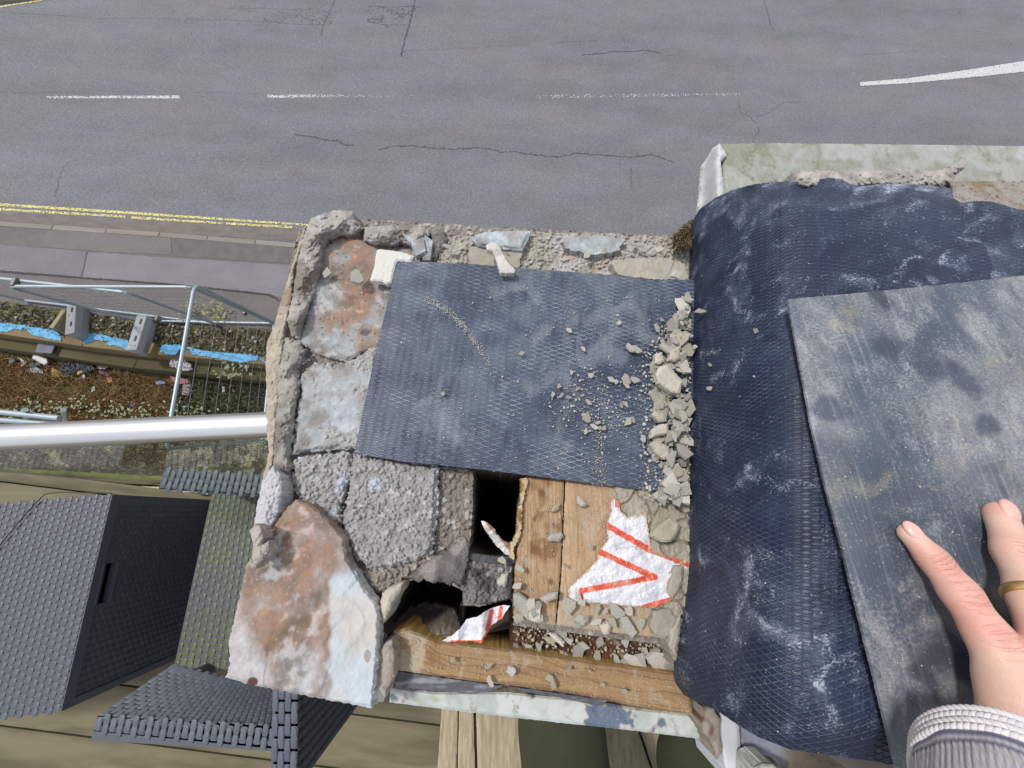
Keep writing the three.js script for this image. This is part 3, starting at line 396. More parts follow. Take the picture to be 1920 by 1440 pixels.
{ // big box
  const y = C - 1.344, A = at(211, 927, y), B = at(115, 1334, y), e = B.clone().sub(A), side = V(-e.z, 0, e.x).normalize(); if (side.x > 0) side.negate();
  const w = side.clone().multiplyScalar(0.66), t = thing('wicker_box', 'large dark grey wicker-look garden box with a handle slot, left of the chair', 'storage box', A.clone().setY(YD));
  const top = [A, A.clone().add(w), B.clone().add(w), B];
  part('lid', slab4(top, 0.03, V(0, 1, 0)), ratM, t); weave(t, 'lid_weave', [top[1], top[0], top[3], top[2]], 0.0195, 0.0105, RAT, { th: 0.0042 });
  const dn = (p, h) => p.clone().setY(y - h), out = side.clone().negate();
  const H = y - YD; const face = [dn(A, 0.03), dn(B, 0.03), dn(B, H), dn(A, H)].map((p) => p.addScaledVector(out, -0.004));
  const at4 = (s, h) => dn(A.clone().lerp(B, s), h).addScaledVector(out, -0.004); for (const [s0, s1, h0, h1] of [[0, 0.36, 0.03, H], [0.56, 1, 0.03, H], [0.36, 0.56, 0.075, H]]) part('side_panel', slab4([at4(s0, h0), at4(s1, h0), at4(s1, h1), at4(s0, h1)], 0.02, out), ratM, t);
  part('handle_slot', slab4([at4(0.36, 0.028), at4(0.56, 0.028), at4(0.56, 0.075), at4(0.36, 0.075)].map((p) => p.addScaledVector(out, -0.03)), 0.004, out), ratM, t); weave(t, 'side_weave', [face[0], face[1], face[2], face[3]], 0.019, 0.0105, P(74, 80, 92), { th: 0.0035, face: out, skip: (u, v) => u > 0.35 && u < 0.57 && v < 0.11 });
  const P2 = (s, h, lift = 0.004) => dn(A.clone().lerp(B, s), h).addScaledVector(out, lift);
  for (const [s0, s1, h0, h1] of [[0.36, 0.56, 0.022, 0.028], [0.36, 0.56, 0.07, 0.076]]) part('rim', slab4([P2(s0, h0 + 0.001), P2(s1, h0 + 0.001), P2(s1, h1 - 0.001), P2(s0, h1 - 0.001)], 0.02, out), ratM, t);
  const back = [dn(A, 0.03), dn(A, H), dn(A.clone().add(w), H), dn(A.clone().add(w), 0.03)]; part('side_panel', slab4(back.map((p) => p.addScaledVector(e, 0.02)), 0.02, V(0, 0, -1)), ratM, t);
  const fr = [dn(B, 0.03), dn(B.clone().add(w), 0.03), dn(B.clone().add(w), H), dn(B, H)]; part('side_panel', slab4(fr, 0.02, V(0, 0, 1)), ratM, t);
  const lf = [dn(A, 0.03), dn(B, 0.03), dn(B, H), dn(A, H)].map((p) => p.add(w)); part('side_panel', slab4(lf, 0.02, side), ratM, t);
  const c = mesh('cord', tube([at(-60, 1092, y + 0.008), at(0, 1022, y + 0.008), at(46, 966, y + 0.009), at(84, 927, y + 0.008), at(120, 923, y + 0.006), at(210, 925, y + 0.004)], 0.0016, 6), std({ color: col(P(34, 36, 40)), roughness: 0.6 })); tag(c, 'thin black cord lying across the lid of the wicker box', 'cord');
}
{ // wicker armchair facing the box
  const hA = 1.22, hS = 1.57, hB = 1.06, t = thing('wicker_armchair', 'grey wicker-look armchair with green algae on its seat, between the box and the pillar', 'armchair', at(420, 1090, YD));
  const seat = [at(397, 926, C - hS), at(640, 926, C - hS), at(640, 1266, C - hS), at(326, 1250, C - hS)];
  part('seat', slab4(seat, 0.05, V(0, 1, 0)), ratM, t);
  const olive = (u, v, p) => mixc(P(88, 93, 94), mixc(P(92, 97, 72), P(100, 108, 64), sm(-0.1, 0.3, fbm(p.x * 9, p.z * 5, 3))), sm(-0.35, 0.15, fbm(p.x * 4 + 2, p.z * 3, 3)));
  weave(t, 'seat_weave', seat, 0.0195, 0.015, olive, { th: 0.0045 });
  const arm = (top0, top1, out0, out1, low) => { // inner top edge, outer top edge
    const q = [at(...top0, C - hA), at(...top1, C - hA), at(...out1, C - hA), at(...out0, C - hA)]; 
    const n = q[2].clone().sub(q[1]).setY(0).normalize();
    part('arm_top', slab4(q, 0.03, V(0, 1, 0)), ratM, t); weave(t, 'arm_weave', q, 0.018, 0.0185, P(88, 94, 106), { th: 0.005, fill: 0.86, bar: 0.85 });
    const inn = low ? [q[0], q[1], at(524, 1298, C - 1.34), at(325, 1246, C - 1.34)] : [q[0], q[1], q[1].clone().setY(C - hS), q[0].clone().setY(C - hS)]; part('arm_side', slab4(inn, 0.05, n.clone().negate()), ratM, t); weave(t, 'arm_side_weave', inn, 0.0165, 0.0125, P(108, 113, 123), { th: 0.0028, fill: 0.86, bar: 0.85, face: n.clone().negate() });
    for (const k of [0, 1]) part('leg', bar(q[k].clone().lerp(q[3 - k], 0.5).lerp(q[1 - k].clone().lerp(q[2 + k], 0.5), 0.06).setY(C - hA - 0.03), q[k].clone().lerp(q[3 - k], 0.5).lerp(q[1 - k].clone().lerp(q[2 + k], 0.5), 0.06).setY(YD), 0.022, 12), ratM, t);
  };
  arm([183, 1342], [520, 1362], [176, 1371], [514, 1404], true); arm([298, 916], [560, 934], [312, 880], [566, 894]);
  const bt = [at(520, 880, C - hB), at(566, 880, C - hB), at(556, 1480, C - hB), at(508, 1480, C - hB)];
  part('back_top', slab4(bt, 0.03, V(0, 1, 0)), ratM, t); weave(t, 'back_top_weave', [bt[0], bt[1], bt[2], bt[3]], 0.018, 0.0225, P(84, 90, 104), { th: 0.005, fill: 0.86, bar: 0.85 });
  const bk = [bt[1], bt[2], bt[2].clone().setY(YD + 0.03), bt[1].clone().setY(YD + 0.03)], bn = V(1, 0, 0); part('back_panel', slab4(bk, 0.05, bn), ratM, t); weave(t, 'back_weave', bk, 0.0195, 0.011, P(76, 84, 98), { th: 0.004, face: bn });
}
{ // step bench that the person kneels on
  const y = C - 1.3, t = thing('timber_bench', 'pale slatted timber bench under the knees of the person', 'bench', at(1000, 1420, YD));
  const slat = (l, r, k) => part('slat', piece([[l[0], 1316], [r[0], 1316], [r[1], 1560], [l[1], 1560]], { h: 1.3, step: 2.2, thick: 0.03, ragged: 0.2, bump: (X, Z, d) => 0.0006 * noise(X * 0.9, Z * 0.03) - 0.002 * sm(3, 0, d), col: (X, Z) => mul(mixc(P(176, 164, 138), P(150, 138, 108), sm(-0.2, 0.4, fbm(X * 0.12 + k * 7, Z * 0.008, 3))), 1 + 0.2 * noise(X * 0.9 + fbm(X * 0.02, Z * 0.01, 2) * 6, Z * 0.02)) }), MVs, t);
  slat([829, 812], [859, 853], 1); slat([861, 856], [887, 894], 2); slat([892, 899], [985, 1012], 3); slat([990, 1018], [1085, 1120], 4); slat([1090, 1126], [1178, 1260], 5); slat([1182, 1266], [1232, 1340], 6);
  for (const px of [870, 1180]) part('rail', hexa(at(px, 1330, y - 0.07), V(0.05, 0, 0), V(0, 0.038, 0), V(0, 0, 0.34), 0.004), std({ color: col(P(150, 136, 108)), roughness: 0.8 }), t);
  for (const [px, py] of [[850, 1340], [1200, 1340], [850, 1580], [1200, 1580]]) { const p = at(px, py, y); part('leg', hexa(V(p.x, YD, p.z), V(0.05, 0, 0), V(0, y - YD - 0.032, 0), V(0, 0, 0.05), 0.004), std({ color: col(P(150, 136, 108)), roughness: 0.8 }), t); }
}

// ================================================================ the opened-up wall head
const MORT = P(172, 167, 161), MORTD = P(126, 118, 110), BEIGE = P(182, 174, 158), SLATE = P(168, 174, 178), RUST = P(150, 120, 100), WARM = P(150, 128, 112);
const mm = (v) => v / 1000;
const warpN = (X, Z, f) => fbm(X * f + 1.5 * fbm(X * f + 31, Z * f, 3), Z * f + 1.5 * fbm(X * f, Z * f + 57, 3), 5);
const rough = (X, Z, a = 1) => mm(a * (1.6 * fbm(X * 0.06, Z * 0.06, 4) + 0.9 * fbm(X * 0.25, Z * 0.25, 3)));
const rubble = (X, Z) => mm(pebbles(X, Z, 5.2, 0.8) * 0.8 + pebbles(X + 31, Z, 2.9) * 0.8 + 1.5 * fbm(X * 0.05, Z * 0.05, 3) + 0.5 * noise(X * 0.5, Z * 0.5));
const rubC = (base) => (X, Z, d, u, v, b) => { const [f1, , id] = worley(X / 5.2, Z / 5.2), [, , i2] = worley((X + 31) / 2.9, Z / 2.9); return mul(mixc(base, P(198, 196, 194), id > 0.66 && id < 0.8 && f1 < 0.3 + 0.3 * id ? 0.5 : 0), 0.86 + 0.2 * i2 + 0.35 * fbm(X * 0.1, Z * 0.1, 4) + 0.16 * (hash(Math.floor(X * 2), Math.floor(Z * 2)) - 0.5)); };
const wall = thing('parapet_wall', 'broken parapet pillar with its capping stripped off, mortar, stone and blockwork exposed', 'wall', V(0, 0, 0));
const hole1 = [[889, 880], [986, 890], [984, 900], [976, 944], [975, 1010], [964, 1044], [920, 1050], [878, 1032], [885, 958]];
const hole2 = [[716, 1180], [726, 1150], [742, 1112], [752, 1098], [770, 1090], [792, 1086], [815, 1090], [845, 1097], [866, 1108], [866, 1164], [858, 1190], [735, 1196]];
const hole3 = [[862, 1136], [900, 1138], [958, 1124], [964, 1160], [958, 1178], [900, 1190], [862, 1190]];
const holes = [hole1, hole2, hole3];
const inHole = (u, v) => holes.some((h) => insidePoly(h, u, v));
{ // core of the wall, with the cavity and the pockets left open
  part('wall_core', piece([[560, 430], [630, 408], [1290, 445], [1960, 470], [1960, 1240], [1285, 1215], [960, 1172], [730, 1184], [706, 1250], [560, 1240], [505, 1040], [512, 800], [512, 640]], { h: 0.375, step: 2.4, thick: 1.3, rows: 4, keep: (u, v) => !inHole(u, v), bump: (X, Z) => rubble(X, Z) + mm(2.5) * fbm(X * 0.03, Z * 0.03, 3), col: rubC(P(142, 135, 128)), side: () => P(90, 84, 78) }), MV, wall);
  part('wall_core', piece([[700, 1160], [960, 1150], [1285, 1180], [1960, 1230], [1960, 1400], [1320, 1345], [735, 1290], [700, 1250]], { h: 0.45, step: 5, thick: 1.2, bump: rubble, col: rubC(P(92, 84, 74)) }), MV, wall);
  { const a = at(520, 440, C - 0.384), b = at(520, 1225, C - 0.384); part('wall_base', tint(hexa(V(a.x, -0.7, a.z + 0.01), V(1.5, 0, 0), V(0, C - 1.66 + 0.7, 0), V(0, 0, b.z - a.z - 0.02), 0.01), P(150, 142, 132)), MVfar, wall); }
  const blk = std({ color: col(P(128, 121, 114)), roughness: 0.9, bumpMap: gNear, bumpScale: 0.001 });
  for (const [hp, depth] of [[hole1, 1.5], [hole2, 0.2], [hole3, 0.2]]) { const p = [], n = hp.length; for (let i = 0; i < n; i++) { const A = at(...hp[i], C - 0.383), B = at(...hp[(i + 1) % n], C - 0.383), a = A.clone().setY(C - 0.383 - depth), b = B.clone().setY(C - 0.383 - depth); p.push(...A.toArray(), ...a.toArray(), ...B.toArray(), ...B.toArray(), ...a.toArray(), ...b.toArray()); } const m = at(hp.reduce((s, q) => s + q[0], 0) / n, hp.reduce((s, q) => s + q[1], 0) / n, C - 0.383).setY(C - 0.383 - depth); for (let i = 0; i < n; i++) { const a = at(...hp[i], C - 0.383).setY(m.y), b = at(...hp[(i + 1) % n], C - 0.383).setY(m.y); p.push(...m.toArray(), ...b.toArray(), ...a.toArray()); } const g = new THREE.BufferGeometry(); g.setAttribute('position', new THREE.Float32BufferAttribute(p, 3)); g.setAttribute('uv', new THREE.Float32BufferAttribute(new Float32Array((p.length / 3) * 2), 2)); g.computeVertexNormals(); part('cavity_liner', g, blk, wall, hp === hole1 ? 'bare sides of the deep square cavity' : undefined); }
}
const stoneC = (rust, seed, pale = SLATE) => (X, Z, d, u, v) => { // rust stains, pale lime bloom, purple-brown tones
  const a = fbm(X * 0.016 + seed + 0.8 * fbm(X * 0.03, Z * 0.03 + seed, 2), Z * 0.016 + 0.8 * fbm(X * 0.03 + 9, Z * 0.03, 2), 5), b = fbm(X * 0.035 - seed, Z * 0.03, 4), e = fbm(X * 0.12, Z * 0.12, 3), r = rust(u, v) + a * 0.8 + b * 0.45 + e * 0.15;
  let c = mixc(pale, P(148, 136, 128), sm(-0.1, 0.35, b) * 0.6);
  c = mixc(c, RUST, sm(0.1, 0.6, r) * 0.85); c = mixc(c, P(178, 112, 70), sm(0.6, 1.1, r + e * 1.3 - 0.15) * 0.6); c = mixc(c, P(126, 116, 108), sm(0.0, 0.4, fbm(X * 0.03 + 21, Z * 0.03 + seed, 5)) * 0.75); c = mixc(c, P(104, 88, 66), sm(0.15, 0.5, fbm(X * 0.03 + 60, Z * 0.03, 4)) * sm(0, 0.5, r) * 0.7);
  c = mixc(c, P(202, 206, 210), sm(0.12, 0.42, e * 0.7 + fbm(X * 0.025 + 9, Z * 0.025, 4) * 0.8) * 0.45);
  const fl = fbm(X * 0.4, Z * 0.4, 3); c = mixc(c, P(206, 200, 190), sm(0.3, 0.5, fl + 0.3 * a) * 0.5);
  return mul(c, 0.95 + 0.3 * e + 0.14 * fl + 0.12 * (hash(Math.floor(X * 2), Math.floor(Z * 2)) - 0.5));
};
// bedded stones, top left
part('bedded_stone', piece([[596, 470], [640, 445], [690, 450], [742, 462], [800, 470], [815, 500], [770, 560], [735, 640], [700, 652], [650, 678], [606, 668], [570, 648], [556, 640], [580, 580]], { h: 0.366, step: 2, thick: 0.03, ragged: 3, bump: (X, Z, d) => rough(X, Z, 0.6) - mm(2) * sm(6, 0, d) + mm(1.5) * fbm(X * 0.03, Z * 0.03, 3), col: stoneC((u, v) => 0.8 - Math.abs(u + v * 0.3 - 830) / 150 - sm(590, 650, v) * 0.5 * sm(700, 600, u), 3) }), MV, wall, 'rust-stained flat stone bedded at the top left of the wall head');
part('bedded_stone', piece([[734, 415], [760, 440], [800, 446], [806, 472], [780, 470], [768, 455]], { h: 0.355, step: 2, thick: 0.02, bump: (X, Z) => rough(X, Z, 0.6), col: stoneC(() => -0.6, 5) }), MV, wall);
part('slate_sliver', piece([[770, 452], [794, 446], [798, 470], [780, 480]], { h: 0.352, step: 1.5, thick: 0.008, bump: (X, Z) => rough(X, Z, 0.3), col: stoneC(() => -1, 8, P(160, 172, 178)) }), MV, wall);
part('slate_sliver', piece([[796, 440], [812, 452], [806, 488], [792, 488]], { h: 0.356, step: 1.5, thick: 0.01, bump: (X, Z) => rough(X, Z, 0.3), col: stoneC(() => -1, 9, P(150, 164, 172)) }), MV, wall);
part('bedded_stone', piece([[566, 700], [590, 680], [626, 684], [660, 676], [700, 648], [750, 620], [740, 700], [720, 850], [664, 842], [600, 846], [548, 852], [556, 790], [562, 740]], { h: 0.364, step: 2, thick: 0.03, ragged: 6, bump: (X, Z, d, u, v) => { const k = sm(0, 0.3, fbm(X * 0.03 + 4, Z * 0.03, 3) + 0.35 * sm(640, 720, u) + 0.02); return lerp(rough(X, Z, 0.7), rubble(X, Z) - mm(1), k) - mm(4) * sm(10, 0, d); }, col: (X, Z, d, u, v, b) => { const k = sm(0, 0.3, fbm(X * 0.03 + 4, Z * 0.03, 3) + 0.35 * sm(640, 720, u) + 0.02); return mixc(stoneC((u, v) => -0.55 + 0.85 * sm(640, 720, u), 12, P(174, 181, 186))(X, Z, d, u, v), rubC(P(168, 166, 164))(X, Z, d, u, v, b), k * 0.75); } }), MV, wall, 'pale blue-grey stone left of the patterned sheet');
part('concrete_block', piece([[550, 860], [600, 852], [656, 848], [662, 870], [652, 905], [640, 940], [642, 978], [622, 984], [596, 966], [560, 936], [548, 900]], { h: 0.363, step: 1.6, thick: 0.03, ragged: 7, raggedScale: 12, bump: (X, Z, d) => rubble(X, Z) * 1.2 + mm(2.5) * fbm(X * 0.03, Z * 0.03, 3) - mm(3) * sm(9, 0, d), col: (X, Z, d, u, v, b) => mixc(rubC(P(164, 162, 160))(X, Z, d, u, v, b), P(184, 198, 212), sm(0.12, 0.3, fbm(X * 0.04 + 2, Z * 0.04, 3)) * 0.8) }), MV, wall, 'crumbling end of block with blue-white lime spots');
part('concrete_block', piece([[662, 850], [720, 856], [822, 874], [820, 960], [812, 1036], [796, 1046], [766, 1056], [748, 1064], [700, 1070], [668, 1046], [648, 1010], [642, 978], [654, 920], [656, 880]], { h: 0.362, step: 1.4, thick: 0.05, ragged: 5, bump: (X, Z, d, u) => rubble(X, Z) * 1.15 + mm(2.5) * fbm(X * 0.02, Z * 0.02, 2) - mm(5) * sm(10, 0, d), col: (X, Z, d, u, v, b) => { const p = pebbles(X + 10, Z + 40, 26, 0.25); return mixc(rubC(P(160, 158, 158))(X, Z, d, u, v, b), P(186, 196, 206), p > 5 ? 0.7 : sm(806, 818, u) * 0.5); } }), MV, wall, 'pitted grey concrete block left of the black cavity');
part('mortar_fill', piece([[826, 874], [888, 880], [886, 960], [880, 1030], [866, 1050], [816, 1052], [814, 1030], [822, 960]], { h: 0.372, step: 1.6, thick: 0.04, ragged: 2, bump: (X, Z) => rubble(X, Z) * 1.3 + mm(2) * fbm(X * 0.04, Z * 0.03, 3), col: rubC(P(138, 130, 122)) }), MV, wall);
part('rubble_mortar', piece([[676, 1072], [700, 1066], [744, 1060], [792, 1046], [812, 1040], [830, 1052], [760, 1086], [746, 1106], [722, 1118], [706, 1110], [690, 1092]], { h: 0.366, step: 1.6, thick: 0.04, ragged: 4, bump: (X, Z, d) => rubble(X, Z) * 1.5 - mm(4) * sm(8, 0, d), col: rubC(P(150, 140, 132)) }), MV, wall);
part('mortar_lump', piece([[716, 1112], [734, 1098], [756, 1092], [752, 1106], [738, 1130], [726, 1160], [716, 1172], [712, 1140]], { h: 0.355, step: 1.5, thick: 0.03, ragged: 1.5, bump: (X, Z, d) => rough(X, Z, 1.2) + mm(5) * Math.sqrt(clamp(d / 12)), col: (X, Z) => mul(P(196, 188, 172), 0.9 + 0.3 * fbm(X * 0.08, Z * 0.08, 4)) }), MV, wall);
// felt hump over the pocket, ragged lower edge
part('felt_flap', piece([[762, 1082], [800, 1054], [840, 1030], [872, 1006], [880, 1020], [876, 1056], [866, 1098], [852, 1092], [842, 1098], [828, 1088], [812, 1094], [796, 1086], [784, 1092], [770, 1086]], { h: 0.358, step: 1.3, thick: 0.004, ragged: 2.5, raggedScale: 4, bump: (X, Z, d, u, v) => mm(8) * Math.sqrt(clamp(d / 22)) + rough(X, Z, 0.4), col: (X, Z, d, u, v) => mul(mixc(P(104, 100, 98), P(150, 144, 140), sm(-0.2, 0.3, fbm(X * 0.06, Z * 0.06, 4))), 0.9 + 0.3 * (hash(X * 2, Z * 2) - 0.5)) }), MV, wall, 'dusty grey felt flap with a ragged edge over the dark pocket');
part('rubble_mortar', piece([[868, 1056], [884, 1046], [920, 1050], [958, 1054], [962, 1090], [958, 1122], [900, 1132], [872, 1130], [866, 1100]], { h: 0.368, step: 1.5, thick: 0.03, ragged: 2, bump: (X, Z, d) => rubble(X, Z) * 1.7 + mm(6) * Math.sqrt(clamp(d / 30)), col: (X, Z, d, u, v, b) => mixc(rubC(P(132, 128, 126))(X, Z, d, u, v, b), P(52, 50, 54), sm(0.05, 0.35, fbm(X * 0.05, Z * 0.05, 3) + 0.3 * sm(920, 960, u)) * 0.85) }), MV, wall, 'sooty rubble heap below the cavity');
part('lining_felt', piece([[874, 1036], [920, 1042], [966, 1046], [966, 1056], [930, 1058], [880, 1050]], { h: 0.362, step: 1.4, thick: 0.006, ragged: 1.5, bump: (X, Z) => rough(X, Z, 0.8), col: (X, Z) => mul(P(62, 62, 66), 1 + 0.8 * sm(0.1, 0.5, fbm(X * 0.1, Z * 0.1, 3))) }), MVs, wall);
part('pocket_dust', piece([[716, 1196], [740, 1168], [770, 1140], [800, 1130], [850, 1140], [862, 1170], [862, 1200], [720, 1212]], { h: (u, v) => lerp(0.43, 0.385, sm(1130, 1195, v)), step: 1.8, thick: 0.01, ragged: 4, bump: (X, Z) => rubble(X, Z) * 0.7, col: (X, Z, d, u, v) => mixc(P(92, 86, 80), P(140, 130, 116), sm(-0.2, 0.35, fbm(X * 0.05, Z * 0.05, 4) + 0.006 * (v - 1160))) }), MV, wall);

// mortar ridge along the left and top edges
const ridgeBump = (w, hgt) => (X, Z, d) => mm(hgt) * (0.75 + 0.6 * fbm(X * 0.04, Z * 0.04, 3)) * Math.pow(1 - (1 - clamp(d / w)) ** 2, 0.5) + mm(hgt * 0.1) * sm(2, 8, d) * (Math.floor(3 * (0.5 + fbm(X * 0.05 + 9, Z * 0.05, 3))) - 1) + rough(X, Z, 1.5) + mm(0.7 * pebbles(X, Z, 3.1, 0.6) + 0.6 * noise(X * 0.45, Z * 0.45));
const ridgeC = (X, Z, d, u, v) => { const n = fbm(X * 0.03, Z * 0.03, 4), m = fbm(X * 0.1 + 8, Z * 0.1, 4); let c = mixc(P(178, 174, 168), P(140, 131, 124), sm(-0.15, 0.3, n)); c = mixc(c, P(178, 158, 132), sm(0.25, 0.6, fbm(X * 0.025 + 30, Z * 0.025, 3)) * 0.4); c = mixc(c, P(190, 198, 212), sm(0.18, 0.4, fbm(X * 0.04 + 70, Z * 0.02, 3)) * 0.6); return mul(c, 0.88 + 0.35 * m + 0.12 * (hash(X * 3, Z * 3) - 0.5)); };
part('mortar_ridge', piece([[582, 410], [610, 398], [640, 393], [662, 398], [672, 414], [684, 430], [664, 442], [640, 444], [618, 452], [606, 474], [604, 510], [590, 550], [574, 596], [564, 640], [546, 630], [538, 600], [548, 560], [556, 500], [566, 450]], { h: 0.369, step: 1.7, thick: 0.02, ragged: 2.5, bump: ridgeBump(22, 21), col: ridgeC }), MV, wall, 'long rounded ridge of mortar at the top left corner');
part('mortar_ridge', piece([[534, 630], [562, 640], [576, 656], [574, 676], [560, 694], [566, 720], [556, 770], [552, 820], [546, 850], [552, 890], [544, 930], [522, 958], [508, 990], [494, 988], [500, 930], [512, 860], [516, 780], [520, 700]], { h: 0.372, step: 1.7, thick: 0.03, ragged: 5, raggedScale: 12, bump: (X, Z, d) => ridgeBump(24, 18)(X, Z, d) + rubble(X, Z) * 1.5 * sm(-0.1, 0.3, fbm(X * 0.03, Z * 0.03, 2)), col: (X, Z, d, u, v) => mul(ridgeC(X, Z, d, u, v), 0.92) }), MV, wall, 'broken knobbly mortar ridge down the left edge');
part('render_edge', piece([[574, 420], [566, 460], [552, 500], [546, 560], [536, 610], [528, 660], [522, 740], [518, 800], [512, 870], [498, 940], [488, 980], [476, 984], [484, 940], [494, 890], [504, 850], [499, 800], [500, 740], [498, 690], [501, 640], [514, 612], [526, 566], [544, 510], [560, 460]], { h: 0.368, step: 1.8, thick: 0.3, ragged: 2, bump: ridgeBump(9, 3), col: (X, Z, d, u, v) => mul(mixc(P(184, 174, 158), P(160, 142, 120), sm(-0.1, 0.35, fbm(X * 0.03 + 4, Z * 0.03, 4))), 0.92 + 0.3 * fbm(X * 0.12, Z * 0.12, 4)) }), MV, wall, 'thin pale render edge hanging over the left face');
part('render_strip', piece([[494, 900], [512, 872], [528, 890], [530, 930], [522, 960], [508, 988], [494, 992], [476, 986], [482, 946]], { h: 0.348, step: 1.6, thick: 0.02, ragged: 2, bump: ridgeBump(20, 6), col: (X, Z) => mul(P(196, 194, 200), 0.94 + 0.25 * fbm(X * 0.08, Z * 0.08, 4)) }), MV, wall, 'pale tongue of render above the big slate');
part('mortar_ridge', piece([[684, 426], [720, 423], [760, 422], [798, 428], [808, 438], [800, 450], [770, 462], [752, 458], [740, 464], [700, 460], [680, 452]], { h: 0.367, step: 1.6, thick: 0.02, ragged: 2.5, bump: ridgeBump(14, 17), col: ridgeC }), MV, wall, 'flat-topped mortar strip at the top edge');
part('mortar_ridge', piece([[806, 430], [832, 434], [842, 448], [832, 470], [816, 492], [804, 488], [808, 456]], { h: 0.37, step: 1.6, thick: 0.02, ragged: 3, bump: ridgeBump(12, 12), col: (X, Z, d, u, v) => mul(ridgeC(X, Z, d, u, v), 0.6) }), MV, wall);
part('rubble_mortar', piece([[826, 446], [880, 438], [1000, 436], [1100, 438], [1200, 440], [1296, 444], [1300, 536], [1100, 522], [960, 516], [820, 500]], { h: 0.366, step: 1.6, thick: 0.04, ragged: 4, bump: (X, Z) => rubble(X, Z) * 1.2 + mm(4) * fbm(X * 0.025, Z * 0.025, 3), col: (X, Z, d, u, v, b) => { let c = rubC(P(168, 162, 153))(X, Z, d, u, v, b); c = mixc(c, P(170, 124, 72), sm(0.05, 0.35, fbm(X * 0.03 + 11, Z * 0.03, 3)) * sm(60, 0, Math.abs(u - 1090)) * 0.9); return mixc(c, P(192, 190, 190), sm(0.12, 0.3, fbm(X * 0.02 + 33, Z * 0.02, 3)) * 0.6); } }), MV, wall, 'grey and ochre rubble along the top edge behind the patterned sheet');
part('bedded_stone', piece([[884, 446], [905, 436], [940, 433], [995, 433], [990, 450], [978, 470], [930, 466], [896, 462]], { h: 0.354, step: 1.6, thick: 0.02, ragged: 1.5, bump: (X, Z, d) => rough(X, Z, 0.5) - mm(3) * sm(8, 0, d), col: stoneC(() => -0.9, 22, P(182, 194, 202)) }), MV, wall, 'bluish flat stone chip at the top edge');
part('mortar_bed', piece([[880, 462], [980, 468], [974, 500], [960, 514], [880, 508]], { h: 0.36, step: 1.6, thick: 0.02, ragged: 3, bump: (X, Z) => rough(X, Z, 0.7), col: (X, Z) => mul(P(166, 160, 148), 0.95 + 0.25 * fbm(X * 0.06, Z * 0.06, 4)) }), MV, wall);
part('bedded_stone', piece([[1056, 446], [1120, 440], [1170, 448], [1160, 470], [1110, 478], [1060, 466]], { h: 0.356, step: 1.6, thick: 0.02, ragged: 3, bump: (X, Z) => rough(X, Z, 0.8), col: stoneC(() => -0.6, 27) }), MV, wall);
part('bedded_stone', piece([[1146, 494], [1180, 484], [1240, 482], [1284, 494], [1290, 524], [1230, 524], [1160, 516]], { h: 0.352, step: 1.6, thick: 0.02, ragged: 3, bump: (X, Z) => rough(X, Z, 1), col: (X, Z) => mul(P(174, 169, 156), 0.95 + 0.3 * fbm(X * 0.07, Z * 0.07, 4)) }), MV, wall);
// beige cracked mortar bed at the right
const crackedB = (X, Z, s = 22) => { const wx = X + 5 * fbm(X * 0.06, Z * 0.06, 3), wz = Z + 5 * fbm(X * 0.06 + 5, Z * 0.06, 3), [a, b] = worley(wx / s, wz / s); return mm(-4) * sm(0.09, 0.0, b - a) + rough(X, Z, 0.5); };
part('mortar_bed', piece([[1250, 556], [1298, 548], [1300, 930], [1296, 1090], [1284, 1200], [1262, 1246], [1244, 1140], [1256, 1080], [1240, 1046], [1222, 1036], [1214, 966], [1180, 972], [1164, 952], [1152, 908], [1236, 900], [1226, 760]], { h: 0.3585, step: 1.6, thick: 0.02, ragged: 3, bump: (X, Z) => crackedB(X, Z) + rubble(X, Z) * 0.45, col: (X, Z, d, u, v, b) => mul(P(172, 163, 149), 0.94 + 0.3 * fbm(X * 0.05, Z * 0.05, 4) + 0.14 * noise(X * 0.6, Z * 0.6)) }), MV, wall, 'cracked beige mortar bed beside the draped membrane');

